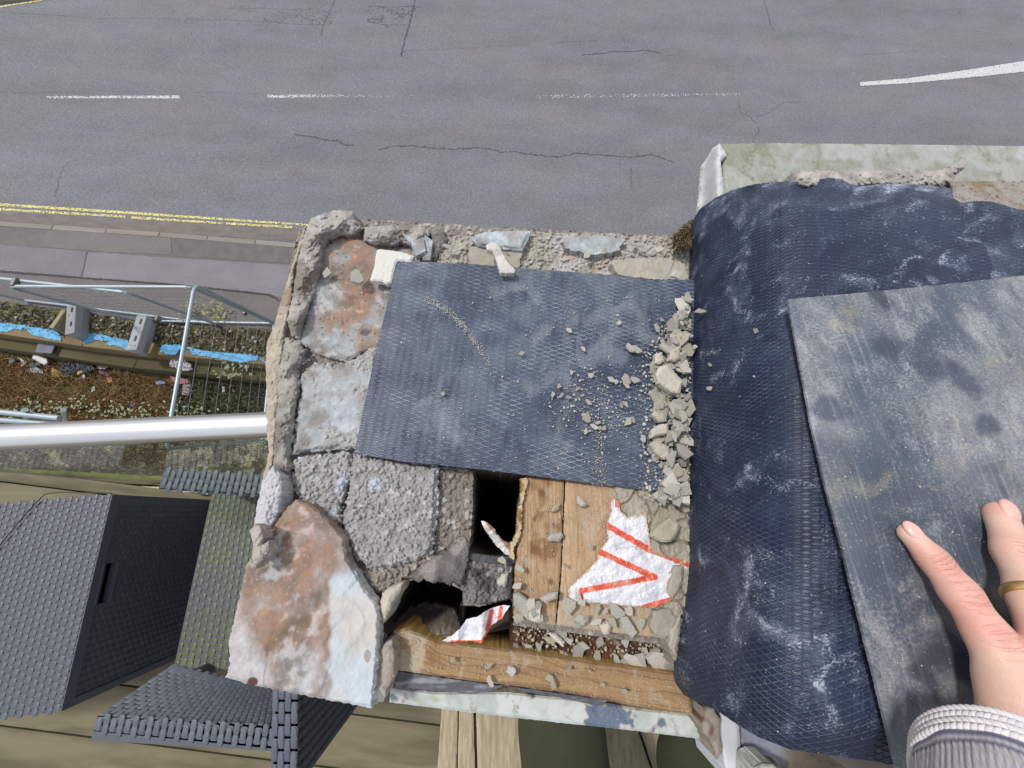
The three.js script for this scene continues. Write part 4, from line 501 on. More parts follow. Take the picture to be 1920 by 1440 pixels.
// ---------------------------------------------------------------- the big loose slate
tag(mesh('slate_slab', piece([[532, 959], [555, 937], [580, 945], [606, 963], [624, 984], [646, 1010], [650, 1048], [668, 1076], [686, 1108], [704, 1130], [711, 1150], [708, 1230], [702, 1290], [698, 1328], [617, 1313], [526, 1295], [472, 1284], [422, 1270], [431, 1248], [429, 1201], [440, 1158], [450, 1114], [461, 1064], [474, 1040], [490, 1030], [507, 1012], [514, 985]], { h: (u, v) => 0.352 - 0.012 * sm(1000, 1300, v) - 0.004 * sm(690, 560, u), step: 1.7, thick: 0.014, rows: 3, ragged: 2.6, sideRough: 0.002,
  bump: (X, Z, d, u, v) => { const st = (k) => sm(-0.02, 0.02, fbm(X * 0.012 + k, Z * 0.012, 3) + k * 0.08 - 0.15); return mm(0.9) * (st(1) + st(2.4)) + rough(X, Z, 0.7) - mm(2.5) * sm(5, 0, d); },
  col: (X, Z, d, u, v) => { const right = sm(-6, 6, u - (618 + 10 * noise(v * 0.03, 2) + Math.max(0, 1090 - v) * 0.5)) * sm(1050, 1090, v + (u - 640) * 0.2); let c = stoneC((a, b) => 0.62 - sm(1180, 1290, b) * 0.7 - sm(510, 440, a) * 0.4, 41, P(188, 184, 186))(X, Z, d, u, v); c = mixc(c, mul(mixc(P(196, 206, 214), P(204, 200, 196), sm(-0.2, 0.3, fbm(X * 0.02, Z * 0.02, 3))), 0.95 + 0.2 * fbm(X * 0.06, Z * 0.06, 3)), right * 0.92); c = mixc(c, P(96, 58, 52), sm(12, 8, Math.hypot(u - 474, (v - 1278) * 1.2))); return mixc(c, P(142, 128, 120), sm(1, 0, Math.hypot((u - 689) / 9, (v - 1230) / 17)) * 0.8 > 0.15 ? 0.7 : 0); } }), MV),
  'large rust-brown and pale grey slate slab overhanging the lower left corner', 'stone slab');
tag(mesh('render_fragment', piece([[468, 996], [478, 982], [490, 986], [496, 1004], [492, 1020], [504, 1014], [506, 1030], [494, 1050], [478, 1066], [472, 1044], [474, 1020]], { h: 0.328, step: 1.2, thick: 0.012, ragged: 1.5, bump: ridgeBump(12, 5), col: (X, Z) => mul(P(176, 168, 160), 0.92 + 0.3 * fbm(X * 0.1, Z * 0.1, 4)) }), MV), 'forked grey render fragment lying on the upper left edge of the slate slab', 'render fragment');
part('mortar_lump', piece([[708, 1218], [722, 1206], [736, 1200], [742, 1230], [740, 1266], [728, 1290], [718, 1318], [704, 1316], [690, 1300], [700, 1280], [708, 1250]], { h: 0.352, step: 1.4, thick: 0.03, ragged: 2, bump: (X, Z, d) => rough(X, Z, 1) + mm(4) * Math.sqrt(clamp(d / 12)), col: (X, Z, d, u, v) => mul(mixc(P(172, 160, 150), P(214, 208, 194), sm(1270, 1300, v - (u - 700) * 0.8)), 0.92 + 0.25 * fbm(X * 0.07, Z * 0.07, 4)) }), MV, wall, 'beige mortar lump between slate and timber');

// ---------------------------------------------------------------- timber frame
const wood = (dir, base, dark, seed, f = 1.0) => (X, Z, d, u, v) => { const c = Math.cos(dir), s = Math.sin(dir), a = X * c + Z * s + seed * 50, b = -X * s + Z * c, w = fbm(a * 0.012, b * 0.05 + seed, 3); const ring = noise(a * 0.004, b * f + w * 9 + seed), fine = noise(a * 0.06, b * 3); return mul(mixc(base, dark, sm(-0.2, 0.8, ring) * 0.72 + 0.4 * sm(0, 0.5, w)), 0.95 + 0.12 * fine); };
const frame = thing('wall_timbers', 'exposed timbers of the wall head: two upright boards, dark rail, yellow beam', 'timbers', at(1000, 1200, C - 0.45));
const knots = [[1000, 1030, 15], [1016, 925, 11], [1034, 1092, 8], [985, 1120, 9], [1002, 972, 7]];
const dusty = (f, amt, c = P(182, 172, 154), stain = 0) => (X, Z, d, u, v) => { let w = f(X, Z, d, u, v); if (stain) { for (const [a, b, r] of knots) w = mixc(w, P(96, 62, 38), sm(1, 0.2, Math.hypot(u - a, (v - b) * 0.7) / r + 0.5 * fbm(X * 0.2, Z * 0.2, 3)) * 0.75); w = mixc(w, P(120, 82, 46), sm(0.05, 0.45, warpN(X + 40, Z, 0.03)) * 0.7 * stain); } w = mixc(w, P(110, 78, 48), sm(0.2, 0.5, warpN(X, Z + 70, 0.04)) * 0.4); w = mul(w, 0.96 + 0.14 * fbm(X * 0.3, Z * 0.3, 3)); return mixc(w, c, sm(0.05, 0.5, warpN(X + 3, Z, 0.05) + 0.25 * noise(X, Z) + amt(u, v)) * 0.7); };
part('board', piece([[988, 893], [1058, 900], [1054, 990], [1050, 1080], [1041, 1172], [1000, 1166], [962, 1152], [966, 1060], [974, 1000], [978, 940]], { h: 0.362, step: 1.5, thick: 0.07, ragged: 1, bump: (X, Z, d) => mm(0.5) * noise(X * 0.5, Z * 0.03) - mm(1) * sm(4, 0, d), col: dusty(wood(1.52, P(186, 156, 122), P(126, 92, 62), 1), (u, v) => -0.12 + sm(1080, 1160, v) * 0.35, undefined, 1) }), MV, frame, 'stained left upright board with knots');
part('board', piece([[1061, 900], [1160, 908], [1250, 912], [1266, 1000], [1262, 1150], [1240, 1196], [1150, 1186], [1044, 1172], [1053, 1080], [1057, 990]], { h: 0.3615, step: 1.7, thick: 0.07, ragged: 1, bump: (X, Z, d) => mm(0.4) * noise(X * 0.5, Z * 0.03) - mm(1) * sm(4, 0, d), col: dusty(wood(1.54, P(198, 170, 138), P(166, 132, 98), 4, 0.9), (u, v) => -0.02 + sm(1090, 1180, v) * 0.4, undefined, 0.55) }), MV, frame, 'cleaner right upright board under the foil');
part('rail', piece([[956, 1162], [1040, 1172], [1160, 1190], [1284, 1214], [1284, 1266], [1262, 1262], [1100, 1240], [954, 1218]], { h: 0.385, step: 1.5, thick: 0.05, ragged: 1.5, bump: (X, Z) => rubble(X, Z) * 0.5 + mm(1) * fbm(X * 0.1, Z * 0.1, 3), col: (X, Z, d, u, v, b) => { const w = wood(0.16, P(104, 72, 50), P(58, 42, 32), 7)(X, Z, d, u, v); return mixc(mixc(w, P(48, 38, 32), sm(-0.25, 0.25, fbm(X * 0.03 + 4, Z * 0.03, 3)) * 0.7), rubC(P(150, 138, 118))(X, Z, d, u, v, b), sm(0.1, 0.35, fbm(X * 0.07, Z * 0.07, 4) + 0.2 * sm(1190, 1240, v - (u - 960) * 0.12) - 0.1)); } }), MV, frame, 'dark wet rotten rail strewn with mortar');
part('beam', piece([[738, 1184], [760, 1178], [820, 1202], [956, 1218], [1100, 1239], [1262, 1262], [1290, 1270], [1300, 1342], [1180, 1322], [1090, 1304], [980, 1288], [887, 1277], [741, 1256]], { h: 0.368, step: 1.6, thick: 0.09, rows: 5, ragged: 0.9, bump: (X, Z, d, u, v) => mm(0.7) * noise(X * 0.03, (Z - X * 0.16) * 0.5) - mm(2.5) * sm(5, 0, d), col: dusty(wood(0.16, P(170, 138, 100), P(106, 74, 52), 11, 0.75), (u, v) => -0.04 + 0.6 * sm(840, 760, u), undefined, 0.8), side: (X, Z) => mul(P(208, 166, 92), 0.9 + 0.2 * noise(X * 0.02, Z * 0.02)) }), MV, frame, 'long yellow-brown beam along the inner edge, its grain in view');
// damp-proof strip and white trim along the inner edge
part('damp_proof_strip', piece([[741, 1258], [887, 1279], [1000, 1293], [1090, 1306], [1140, 1314], [1120, 1324], [1040, 1306], [990, 1298], [950, 1284], [920, 1296], [884, 1302], [800, 1294], [741, 1288]], { h: 0.372, step: 1.4, thick: 0.004, ragged: 1.2, bump: (X, Z, d, u) => mm(3.5) * fbm(X * 0.03, Z * 0.05, 3), col: (X, Z, d, u, v) => mul(mixc(P(84, 86, 96), P(140, 140, 146), sm(0.05, 0.35, fbm(X * 0.03, Z * 0.2, 3))), 0.9 + 0.2 * noise(X * 0.3, Z * 0.3)) }), MVs, wall, 'wavy dark grey strip between beam and white trim');
part('trim_board', piece([[732, 1286], [816, 1298], [950, 1298], [1090, 1312], [1200, 1328], [1300, 1340], [1318, 1350], [1318, 1386], [1187, 1370], [977, 1347], [730, 1317]], { h: 0.384, step: 1.6, thick: 0.05, ragged: 0.8, bump: (X, Z, d, u, v) => -mm(1) * sm(0.1, 0.3, fbm(X * 0.04, Z * 0.04, 4) + 0.4 * fbm(X * 0.15, Z * 0.15, 3) + 0.5 * sm(85, 25, Math.abs(u - 1155)) - 0.38) - mm(1.5) * sm(5, 0, d), col: (X, Z, d, u, v) => { const f = fbm(X * 0.04, Z * 0.04, 4), fl = f * 1.3 + 0.4 * fbm(X * 0.15, Z * 0.15, 3) + 0.5 * sm(85, 25, Math.abs(u - 1155)) + 0.18 * sm(1000, 1080, u) * sm(1200, 1150, u) - 0.38; let c = mixc(P(198, 203, 202), P(172, 180, 176), sm(-0.2, 0.35, warpN(X, Z, 0.03))); c = mixc(c, P(132, 124, 114), sm(0.25, 0.6, warpN(X + 60, Z, 0.06) + 0.3 * noise(X, Z)) * 0.8); c = mixc(c, P(150, 164, 120), sm(0.18, 0.4, fbm(X * 0.03 + 20, Z * 0.05, 3)) * sm(100, 30, Math.abs(u - 822)) * 0.7); c = mixc(c, P(176, 170, 160), sm(0.02, 0.08, fl)); return mixc(c, P(98, 112, 134), sm(0.12, 0.2, fl)); } }), MVs, wall, 'white painted trim with flaked blue-grey patch');
part('mortar_lump', piece([[1312, 1322], [1336, 1326], [1352, 1350], [1350, 1380], [1356, 1410], [1344, 1424], [1336, 1396], [1318, 1372]], { h: 0.36, step: 1.4, thick: 0.03, ragged: 2, bump: (X, Z, d) => rough(X, Z, 1) + mm(3) * Math.sqrt(clamp(d / 10)), col: (X, Z) => mul(mixc(P(158, 148, 136), P(98, 72, 56), sm(0.05, 0.3, fbm(X * 0.05 + 3, Z * 0.05, 3))), 0.95) }), MV, wall);
part('trim_board', piece([[1350, 1336], [1384, 1344], [1388, 1400], [1400, 1470], [1366, 1470], [1356, 1420], [1350, 1380]], { h: 0.372, step: 1.8, thick: 0.05, ragged: 0.6, bump: (X, Z, d) => -mm(1.5) * sm(5, 0, d), col: (X, Z) => mul(P(208, 212, 222), 0.96 + 0.15 * fbm(X * 0.04, Z * 0.04, 3)) }), MVs, wall);
part('mortar_bed', piece([[1388, 1350], [1470, 1380], [1720, 1420], [1720, 1500], [1400, 1500]], { h: 0.376, step: 2.2, thick: 0.05, ragged: 2, bump: (X, Z) => rough(X, Z, 0.9), col: (X, Z, d, u) => mul(mixc(P(140, 146, 162), P(126, 112, 98), sm(1440, 1490, u + 20 * fbm(X * 0.05, Z * 0.05, 3))), 0.9 + 0.3 * fbm(X * 0.06, Z * 0.06, 4)) }), MV, wall);
tag(mesh('plaster_lump', piece([[1412, 1438], [1428, 1428], [1448, 1430], [1462, 1444], [1490, 1452], [1480, 1480], [1410, 1480]], { h: 0.345, step: 1.6, thick: 0.02, ragged: 1, bump: (X, Z, d) => mm(7) * Math.sqrt(clamp(d / 16)) + rough(X, Z, 0.4), col: (X, Z) => mul(P(206, 212, 204), 0.96 + 0.15 * fbm(X * 0.06, Z * 0.06, 3)) }), MV), 'smooth off-white plaster lump at the bottom edge below the draped membrane', 'plaster lump');
// ---------------------------------------------------------------- coping at the upper right
part('coping_stone', piece([[1352, 270], [1450, 268], [1960, 274], [2300, 278], [2300, 430], [1960, 430], [1500, 400], [1420, 366], [1352, 372], [1356, 330]], { h: 0.335, step: 2, thick: 0.036, ragged: 0.7, bump: (X, Z, d) => rough(X, Z, 0.3) - mm(2) * sm(6, 0, d), col: (X, Z, d, u, v) => { let c = mixc(P(172, 174, 170), P(148, 150, 138), sm(-0.25, 0.35, warpN(X, Z, 0.02))); c = mixc(c, P(118, 118, 88), sm(0.05, 0.5, warpN(X + 80, Z, 0.03) + 0.3 * fbm(X * 0.3, Z * 0.3, 3)) * 0.75); c = mixc(c, P(198, 200, 204), sm(0.15, 0.45, fbm(X * 0.02 + 18, Z * 0.02, 3)) * sm(1700, 1850, u) * 0.8); return mul(c, 0.95 + 0.12 * noise(X * 0.6, Z * 0.06) + 0.1 * (hash(X * 3, Z * 3) - 0.5)); } }), MV, wall, 'algae-green painted coping behind the draped membrane');
part('mortar_ridge', piece([[1338, 276], [1350, 268], [1356, 280], [1364, 292], [1352, 300], [1356, 340], [1358, 372], [1320, 402], [1308, 400], [1312, 360], [1316, 312]], { h: (u, v) => lerp(0.332, 0.368, sm(1352, 1312, u)), step: 1.3, thick: 0.004, ragged: 1.6, bump: (X, Z, d) => mm(4) * Math.sqrt(clamp(d / 14)) + rough(X, Z, 1.2), col: (X, Z) => mul(P(204, 206, 210), 0.94 + 0.3 * fbm(X * 0.06, Z * 0.06, 4)) }), MV, wall, 'pale torn sealant on the left end of the coping');
part('mortar_ridge', piece([[1424, 350], [1440, 336], [1470, 336], [1490, 322], [1540, 320], [1600, 322], [1680, 316], [1760, 320], [1790, 308], [1812, 306], [1808, 316], [1790, 326], [1788, 350], [1740, 352], [1600, 352], [1500, 350]], { h: (u) => lerp(0.318, 0.258, sm(1420, 1510, u)), step: 1.6, thick: 0.07, ragged: 3, raggedScale: 8, bump: (X, Z, d) => mm(4) * Math.sqrt(clamp(d / 10)) + rough(X, Z, 2.4) + rubble(X, Z) * 0.35, col: (X, Z) => mul(P(172, 166, 161), 0.92 + 0.7 * fbm(X * 0.08, Z * 0.08, 4)) }), MV, wall, 'ragged mortar fillet between coping and membrane');
part('coping_core', piece([[1786, 340], [2300, 340], [2300, 520], [1780, 520]], { h: 0.262, step: 2.4, thick: 0.04, ragged: 1, bump: (X, Z) => rough(X, Z, 1.1) + rubble(X, Z) * 0.4, col: (X, Z, d, u) => mul(mixc(P(160, 152, 147), P(138, 122, 96), sm(-0.1, 0.4, warpN(X, Z, 0.03))), 0.95 + 0.15 * noise(X * 0.1, Z * 0.9)) }), MV, wall);
// raised courses below the draped membrane (hidden, they carry it)
part('raised_course', hexa(V(0.25, C - 0.42, -0.12), V(1.0, 0, 0), V(0, 0.152, 0), V(0, 0, 0.30), 0.02).translate(0, 0, 0), std({ color: col(P(150, 142, 132)), roughness: 0.95 }), wall);

// ================================================================ sheets of membrane
const lattice = (u, v, k = 1) => { // metres; embossed lozenges, ridge height 0..1
  const a = 0.0165 * k, b = 0.0056 * k, p = u / a + v / b, q = u / a - v / b, f = (t) => Math.abs(t - Math.round(t)); return Math.max(sm(0.16, 0.04, f(p)), sm(0.16, 0.04, f(q)));
};
function sheetMaps(w, h, W, H, o) { // colour and height maps of a sheet w x h metres
  const c = new Uint8Array(W * H * 4), b = new Uint8Array(W * H * 4);
  for (let j = 0; j < H; j++) for (let i = 0; i < W; i++) {
    const u = (i + 0.5) / W * w, v = (j + 0.5) / H * h, X = u * 1000, Z = v * 1000, l = o.lattice ? lattice(u + 0.0006 * fbm(X * 0.03, Z * 0.03, 2), v + 0.0008 * fbm(X * 0.02 + 5, Z * 0.02, 2), o.k ?? 1) * (o.lw ? o.lw(X, Z) : 1) : 0;
    const s = o.color(X, Z, l), k = (j * W + i) * 4; c.set([clamp(s[0]) * 255, clamp(s[1]) * 255, clamp(s[2]) * 255, 255], k);
    const q = clamp(o.bump ? o.bump(X, Z, l) : l) * 255; b.set([q, q, q, 255], k);
  }
  const mk = (d, srgb) => { const t = new THREE.DataTexture(d, W, H); if (srgb) t.colorSpace = THREE.SRGBColorSpace; t.magFilter = THREE.LinearFilter; t.needsUpdate = true; return t; };
  return [mk(c, true), mk(b, false)];
}
const N255 = (r, g, b) => { const f = (v) => { const x = lin(v) / K; return x <= 0.0031308 ? x * 12.92 : 1.055 * x ** (1 / 2.4) - 0.055; }; return [f(r), f(g), f(b)]; };
const dustSpecks = (X, Z) => { const i = Math.floor(X / 0.55), j = Math.floor(Z / 0.55), h = hash(i + 1371, j - 977); return h > 0.994 - 0.008 * clamp(fbm(X * 0.03 + 3, Z * 0.03, 2) + 0.2) ? 1 : 0; };
const warp = (X, Z, f, o = 5) => fbm(X * f + 1.6 * fbm(X * f * 1.3 + 31, Z * f * 1.3, 2), Z * f + 1.6 * fbm(X * f * 1.3, Z * f * 1.3 + 57, 2), o);
const speck = (X, Z) => 0.5 * noise(X * 0.5, Z * 1.3) + 0.35 * noise(X * 1.1 + 7, Z * 2.1) + 0.5 * (hash(Math.floor(X * 4), Math.floor(Z * 4)) - 0.5);   // grain of dust caught in the embossing
const dusted = (n, lo, hi, X, Z, g = 0.3) => sm(lo, hi, n + g * speck(X, Z));
// patterned sheet lying on the wall
{
  const poly = [[745, 488], [900, 496], [1100, 512], [1310, 526], [1312, 700], [1275, 880], [1258, 924], [1100, 905], [900, 880], [760, 866], [664, 850], [700, 680]];
  const O = at(650, 470, C - 0.352), E = at(1320, 940, C - 0.352), w = E.x - O.x, h = E.z - O.z;
  const [m, b] = sheetMaps(w, h, 1600, 1152, { lattice: true, k: 0.82, color: (X, Z, l) => {
    const n = fbm(X * 0.012, Z * 0.016, 4), f = fbm(X * 0.05 + 8, Z * 0.06, 4), g2 = fbm(X * 0.16, Z * 0.05 + 9, 3); let c = mixc(N255(46, 57, 80), N255(62, 74, 95), sm(-0.3, 0.3, n));
    const wv = warp(X, Z, 0.011);
    c = mixc(c, N255(94, 104, 120), dusted(wv * 1.1 + f * 0.5, -0.15, 0.4, X, Z) * 0.75); c = mixc(c, N255(140, 144, 150), dusted(warp(X + 90, Z, 0.017) * 1.2, 0.12, 0.55, X, Z, 0.5) * 0.6);
    c = mixc(c, N255(142, 138, 126), dusted(warp(X + 300, Z, 0.014) + sm(70, 0, Z) * 0.25, 0.12, 0.6, X, Z) * sm(130, 10, Z + X * 0.25) * 0.8);
    c = mixc(c, N255(146, 156, 172), l * clamp(0.55 + 0.8 * g2 + 0.7 * fbm(X * 0.02 + 60, Z * 0.03, 3))); if (dustSpecks(X, Z)) c = mixc(c, N255(186, 182, 172), 0.75); return mul(c, 0.94 + 0.12 * hash(X * 5, Z * 5)); } });
  const rot = -0.085, cr = Math.cos(rot), sr = Math.sin(rot);
  m.rotation = b.rotation = 0;
  const g = piece(poly, { h: 0.353, step: 3, thick: 0.0022, rows: 1, bump: (X, Z) => mm(1.5 * fbm(X * 0.012, Z * 0.012, 2)), uv: (x, y, q) => { const a = q.x - O.x - w / 2, c = q.z - O.z - h / 2; return [(a * cr + c * -sr) / w * 0.94 + 0.5, (a * sr + c * cr) / h * 0.94 + 0.5]; } });
  tag(mesh('membrane_sheet', g, std({ map: m, bumpMap: b, bumpScale: 0.0007, roughness: 0.5 })), 'flat navy plastic sheet embossed with lozenges, lying on the wall head under scattered crumbs', 'membrane sheet');
}
// membrane draped over the higher course
const prof = [[1240, 0.372], [1284, 0.366], [1294, 0.358], [1312, 0.338], [1340, 0.316], [1390, 0.286], [1440, 0.264], [1490, 0.2505], [1560, 0.2415], [1650, 0.2365], [1800, 0.2345], [1960, 0.233], [2400, 0.231]];
const profH = (x) => { if (x <= prof[0][0]) return prof[0][1]; for (let i = 1; i < prof.length; i++) if (x < prof[i][0]) { const [a, b] = [prof[i - 1], prof[i]], t = (x - a[0]) / (b[0] - a[0]); const m0 = i > 1 ? (b[1] - prof[i - 2][1]) / (b[0] - prof[i - 2][0]) : (b[1] - a[1]) / (b[0] - a[0]), n = prof[i + 1] ?? b, m1 = i + 1 < prof.length ? (n[1] - a[1]) / (n[0] - a[0]) : 0, L = b[0] - a[0], t2 = t * t, t3 = t2 * t; return (2 * t3 - 3 * t2 + 1) * a[1] + (t3 - 2 * t2 + t) * m0 * L + (-2 * t3 + 3 * t2) * b[1] + (t3 - t2) * m1 * L; } return prof.at(-1)[1]; };
const left = (y) => lerp(1297, 1293, sm(420, 900, y)) - 26 * sm(1040, 1270, y);
const memH = (x, y) => profH(x - (left(y) - 1294)) + 0.016 * sm(1240, 1400, y - (x - 1270) * 0.28) + 0.010 * sm(392, 340, y) + 0.004 * sm(470, 390, y) * sm(1440, 1310, x) + 0.0022 * noise(x * 0.03, 4) * sm(520, 360, y);
const arc = (() => { const t = [0]; let s = 0, p = null; for (let x = 1240; x <= 2400; x += 4) { const q = at(x, 820, C - profH(x)); if (p) s += q.distanceTo(p); p = q; t.push(s); } return (x) => { const k = clamp((x - 1240) / 4, 0, t.length - 2), i = Math.floor(k); return lerp(t[i], t[i + 1], k - i); }; })();
const lichen = [[1338, 1312, 9], [1344, 1320, 7], [1432, 1328, 6], [1342, 1296, 5], [1408, 1311, 5]];
{
  const poly = [[1298, 416], [1312, 391], [1340, 372], [1370, 357], [1410, 346], [1450, 341], [1490, 339], [1530, 337], [1555, 333], [1580, 336], [1594, 345], [1620, 349], [1660, 344], [1720, 346], [1770, 350], [1786, 354], [1788, 372], [1800, 380], [1836, 376], [1860, 378], [1910, 392], [2300, 400], [2300, 1520], [1760, 1462], [1700, 1441], [1640, 1428], [1560, 1417], [1480, 1405], [1420, 1381], [1385, 1360], [1340, 1330], [1310, 1318], [1284, 1304], [1268, 1282], [1265, 1262], [1268, 1220], [1281, 1140], [1290, 1060], [1293, 900], [1295, 700], [1292, 560]];
  const z0 = at(1320, 380, C - 0.345).z - 0.004, w = 0.46, h = at(1500, 1530, C - 0.25).z - z0 + 0.02;
  const [m, b] = sheetMaps(w, h, 1408, 1344, { lattice: true, k: 0.62, lw: (X, Z) => clamp(0.75 + 0.9 * fbm(X * 0.02, Z * 0.02, 2)), color: (X, Z, l) => {
    const n = fbm(X * 0.014 + 20, Z * 0.02, 4), f = fbm(X * 0.07, Z * 0.06, 5), k = sm(120, 190, X), e = sm(270, 310, Z); let c = mixc(N255(30, 40, 62), N255(44, 55, 80), sm(-0.3, 0.4, n));
    const wv = warp(X + 500, Z, 0.014), w2 = warp(X + 700, Z * 1.4, 0.03), d = wv * 1.2 + f * 0.6 + k * 0.12 - 0.1 + 0.6 * sm(150, 20, Z) * sm(70, 170, X);
    c = mixc(c, N255(74, 83, 106), dusted(d, -0.2, 0.4, X, Z, 0.5) * 0.7); c = mixc(c, N255(134, 140, 158), dusted(d + w2 * 1.1 - 0.05, 0.2, 0.7, X, Z, 0.8) * 0.75); c = mixc(c, N255(190, 198, 210), dusted(w2 * 1.3 + wv * 0.7 + 0.5 * fbm(X * 0.12, Z * 0.12, 3), 0.45, 0.85, X, Z, 0.9) * 0.8);
    c = mixc(c, N255(128, 120, 116), dusted(warp(X + 77, Z + 200, 0.02), 0.3, 0.75, X, Z) * 0.4); c = mixc(c, N255(30, 38, 64), sm(0.1, 0.3, warp(X + 9, Z + 660, 0.022)) * 0.8);
    c = mixc(c, N255(118, 128, 152), l * clamp(0.42 + 0.6 * fbm(X * 0.03, Z * 0.05, 3)) * (1 - 0.35 * k)); if (dustSpecks(X, Z)) c = mixc(c, N255(190, 186, 178), 0.7); return mul(c, 0.94 + 0.12 * hash(X * 5, Z * 5)); } });
  const g = piece(poly, { h: memH, step: 3, thick: 0.0025, rows: 1, ragged: 0.8, bump: (X, Z, d, u, v) => mm(1.2) * fbm(X * 0.02, Z * 0.02, 3) + mm(1.6) * sm(30, 0, v - 335) * noise(u * 0.03, 1), uv: (x, y, q) => [arc(x) / w, (q.z - z0) / h] });
  tag(mesh('draped_membrane', g, new THREE.MeshPhysicalMaterial({ map: m, bumpMap: b, bumpScale: 0.0007, roughness: 0.45, specularIntensity: 0.6 })), 'dark navy membrane draped over the higher end of the wall', 'membrane');
}
const topH = (x, y) => memH(x, y) * 0 + lerp(0.2405, 0.2285, sm(1470, 1640, x)) - 0.0015 + 0.006 * sm(1300, 1440, y) * sm(1750, 1600, x);
{
  const poly = [[1477, 561], [1600, 550], [1760, 534], [1960, 512], [2300, 480], [2300, 1560], [1690, 1540], [1681, 1440], [1664, 1370], [1640, 1270], [1612, 1160], [1580, 1030], [1545, 900], [1520, 790], [1498, 670]];
  const w = 0.36, h = 0.40, O = at(1470, 470, C - 0.232), blots = [[1738, 690, 44], [1650, 655, 34], [1800, 720, 40], [1840, 800, 30], [1560, 760, 36]]; O.x = at(1660, 1500, C - 0.232).x - 0.004; const bl = blots.map(([x, y, r]) => { const p = at(x, y, C - 0.23); return [(p.x - O.x) * 1000, (p.z - O.z) * 1000, r * 0.3]; });
  const [m, b] = sheetMaps(w, h, 1088, 1216, { color: (X, Z) => {
    const n = fbm(X * 0.012 + 3, Z * 0.014 + 8, 4), f = fbm(X * 0.06, Z * 0.045, 5), s = noise(X * 0.35, Z * 0.012) * 0.6 + noise(X * 0.9, Z * 0.02) * 0.4; let c = mixc(N255(66, 76, 92), N255(84, 94, 108), sm(-0.3, 0.3, n));
    const up = sm(190, 0, Z) * 0.3, lo = sm(215, 290, Z) * 0.22, d = n * 1.0 + f * 0.85 + up + lo + 0.06 * s - 0.02; const wv = warp(X + 900, Z * 0.8, 0.011), w2 = warp(X * 1.3 + 40, Z + 950, 0.028), q = wv + up + lo;
    c = mixc(c, N255(112, 118, 128), dusted(q * 1.3 + 0.12 * s, -0.3, 0.25, X, Z * 0.5, 0.35) * 0.85); c = mixc(c, N255(142, 145, 150), dusted(q + w2 * 0.8 + 0.4 * fbm(X * 0.1, Z * 0.05, 4) + 0.08, 0.05, 0.7, X, Z * 0.5, 0.8) * 0.8); c = mixc(c, N255(176, 177, 182), dusted(w2 * 1.2 + q * 0.7 + 0.5 * fbm(X * 0.13, Z * 0.07, 4), 0.35, 0.95, X, Z * 0.6, 0.9) * 0.7);
    c = mixc(c, N255(158, 148, 128), dusted(warp(X + 17, Z * 1.6 + 4, 0.02), 0.1, 0.6, X, Z, 0.5) * 0.55); c = mixc(c, N255(46, 50, 64), sm(0.02, 0.45, warp(X + 5, Z + 91, 0.016) * 1.1 + 0.5 * sm(46, 10, Math.hypot((X - 150) * 0.8, Z - 228)) - 0.05) * 0.75);
    for (const [x, y, r] of bl) c = mixc(c, N255(56, 64, 82), sm(1.25, 0.5, Math.hypot(X - x, Z - y) / r + 0.9 * fbm(X * 0.05, Z * 0.05, 4)) * 0.7);
    c = mixc(c, N255(140, 148, 158), sm(0.15, 0.8, s + 0.4 * f) * 0.5); if (dustSpecks(X, Z)) c = mixc(c, N255(184, 170, 142), 0.75); return mul(c, 0.93 + 0.14 * hash(X * 5, Z * 5)); }, bump: (X, Z) => 0.5 + 0.3 * noise(X * 0.9, Z * 0.02) + 0.2 * fbm(X * 0.2, Z * 0.2, 3) });
  const g = piece(poly, { h: topH, step: 3, thick: 0.0016, rows: 1, ragged: 0.6, bump: (X, Z) => mm(0.8) * fbm(X * 0.015, Z * 0.015, 2), uv: (x, y, q) => [(q.x - O.x) / w, (q.z - O.z) / h] });
  tag(mesh('membrane_sheet', g, std({ map: m, bumpMap: b, bumpScale: 0.0004, roughness: 0.55, side: THREE.DoubleSide })), 'weathered grey-blue sheet lying loose on the draped membrane, pressed down by a hand', 'membrane sheet');
}
// ---------------------------------------------------------------- foil, card, torn pieces
const RED = P(226, 92, 66), foilBase = (X, Z) => mul(mixc(P(232, 232, 240), P(204, 206, 220), sm(0, 0.4, fbm(X * 0.1, Z * 0.1, 3))), 0.97 + 0.08 * fbm(X * 0.3, Z * 0.3, 3));
const foilM = std({ vertexColors: true, roughness: 0.42, metalness: 0.05 });
const creases = (X, Z) => mm(1.5) * Math.abs(fbm(X * 0.045, Z * 0.045, 3)) * 2 + mm(1.2) * Math.abs(noise(X * 0.05 + Z * 0.11, Z * 0.03 - X * 0.02)) + mm(0.5) * (Math.abs(noise(X * 0.22, Z * 0.22)) + Math.abs(noise(X * 0.4 + 9, Z * 0.4)));
const redLines = [[[1136, 984], [1216, 1030], [1296, 1060]], [[1122, 1034], [1228, 1082], [1090, 1108], [1088, 1130]], [[1196, 1142], [1262, 1124]]];
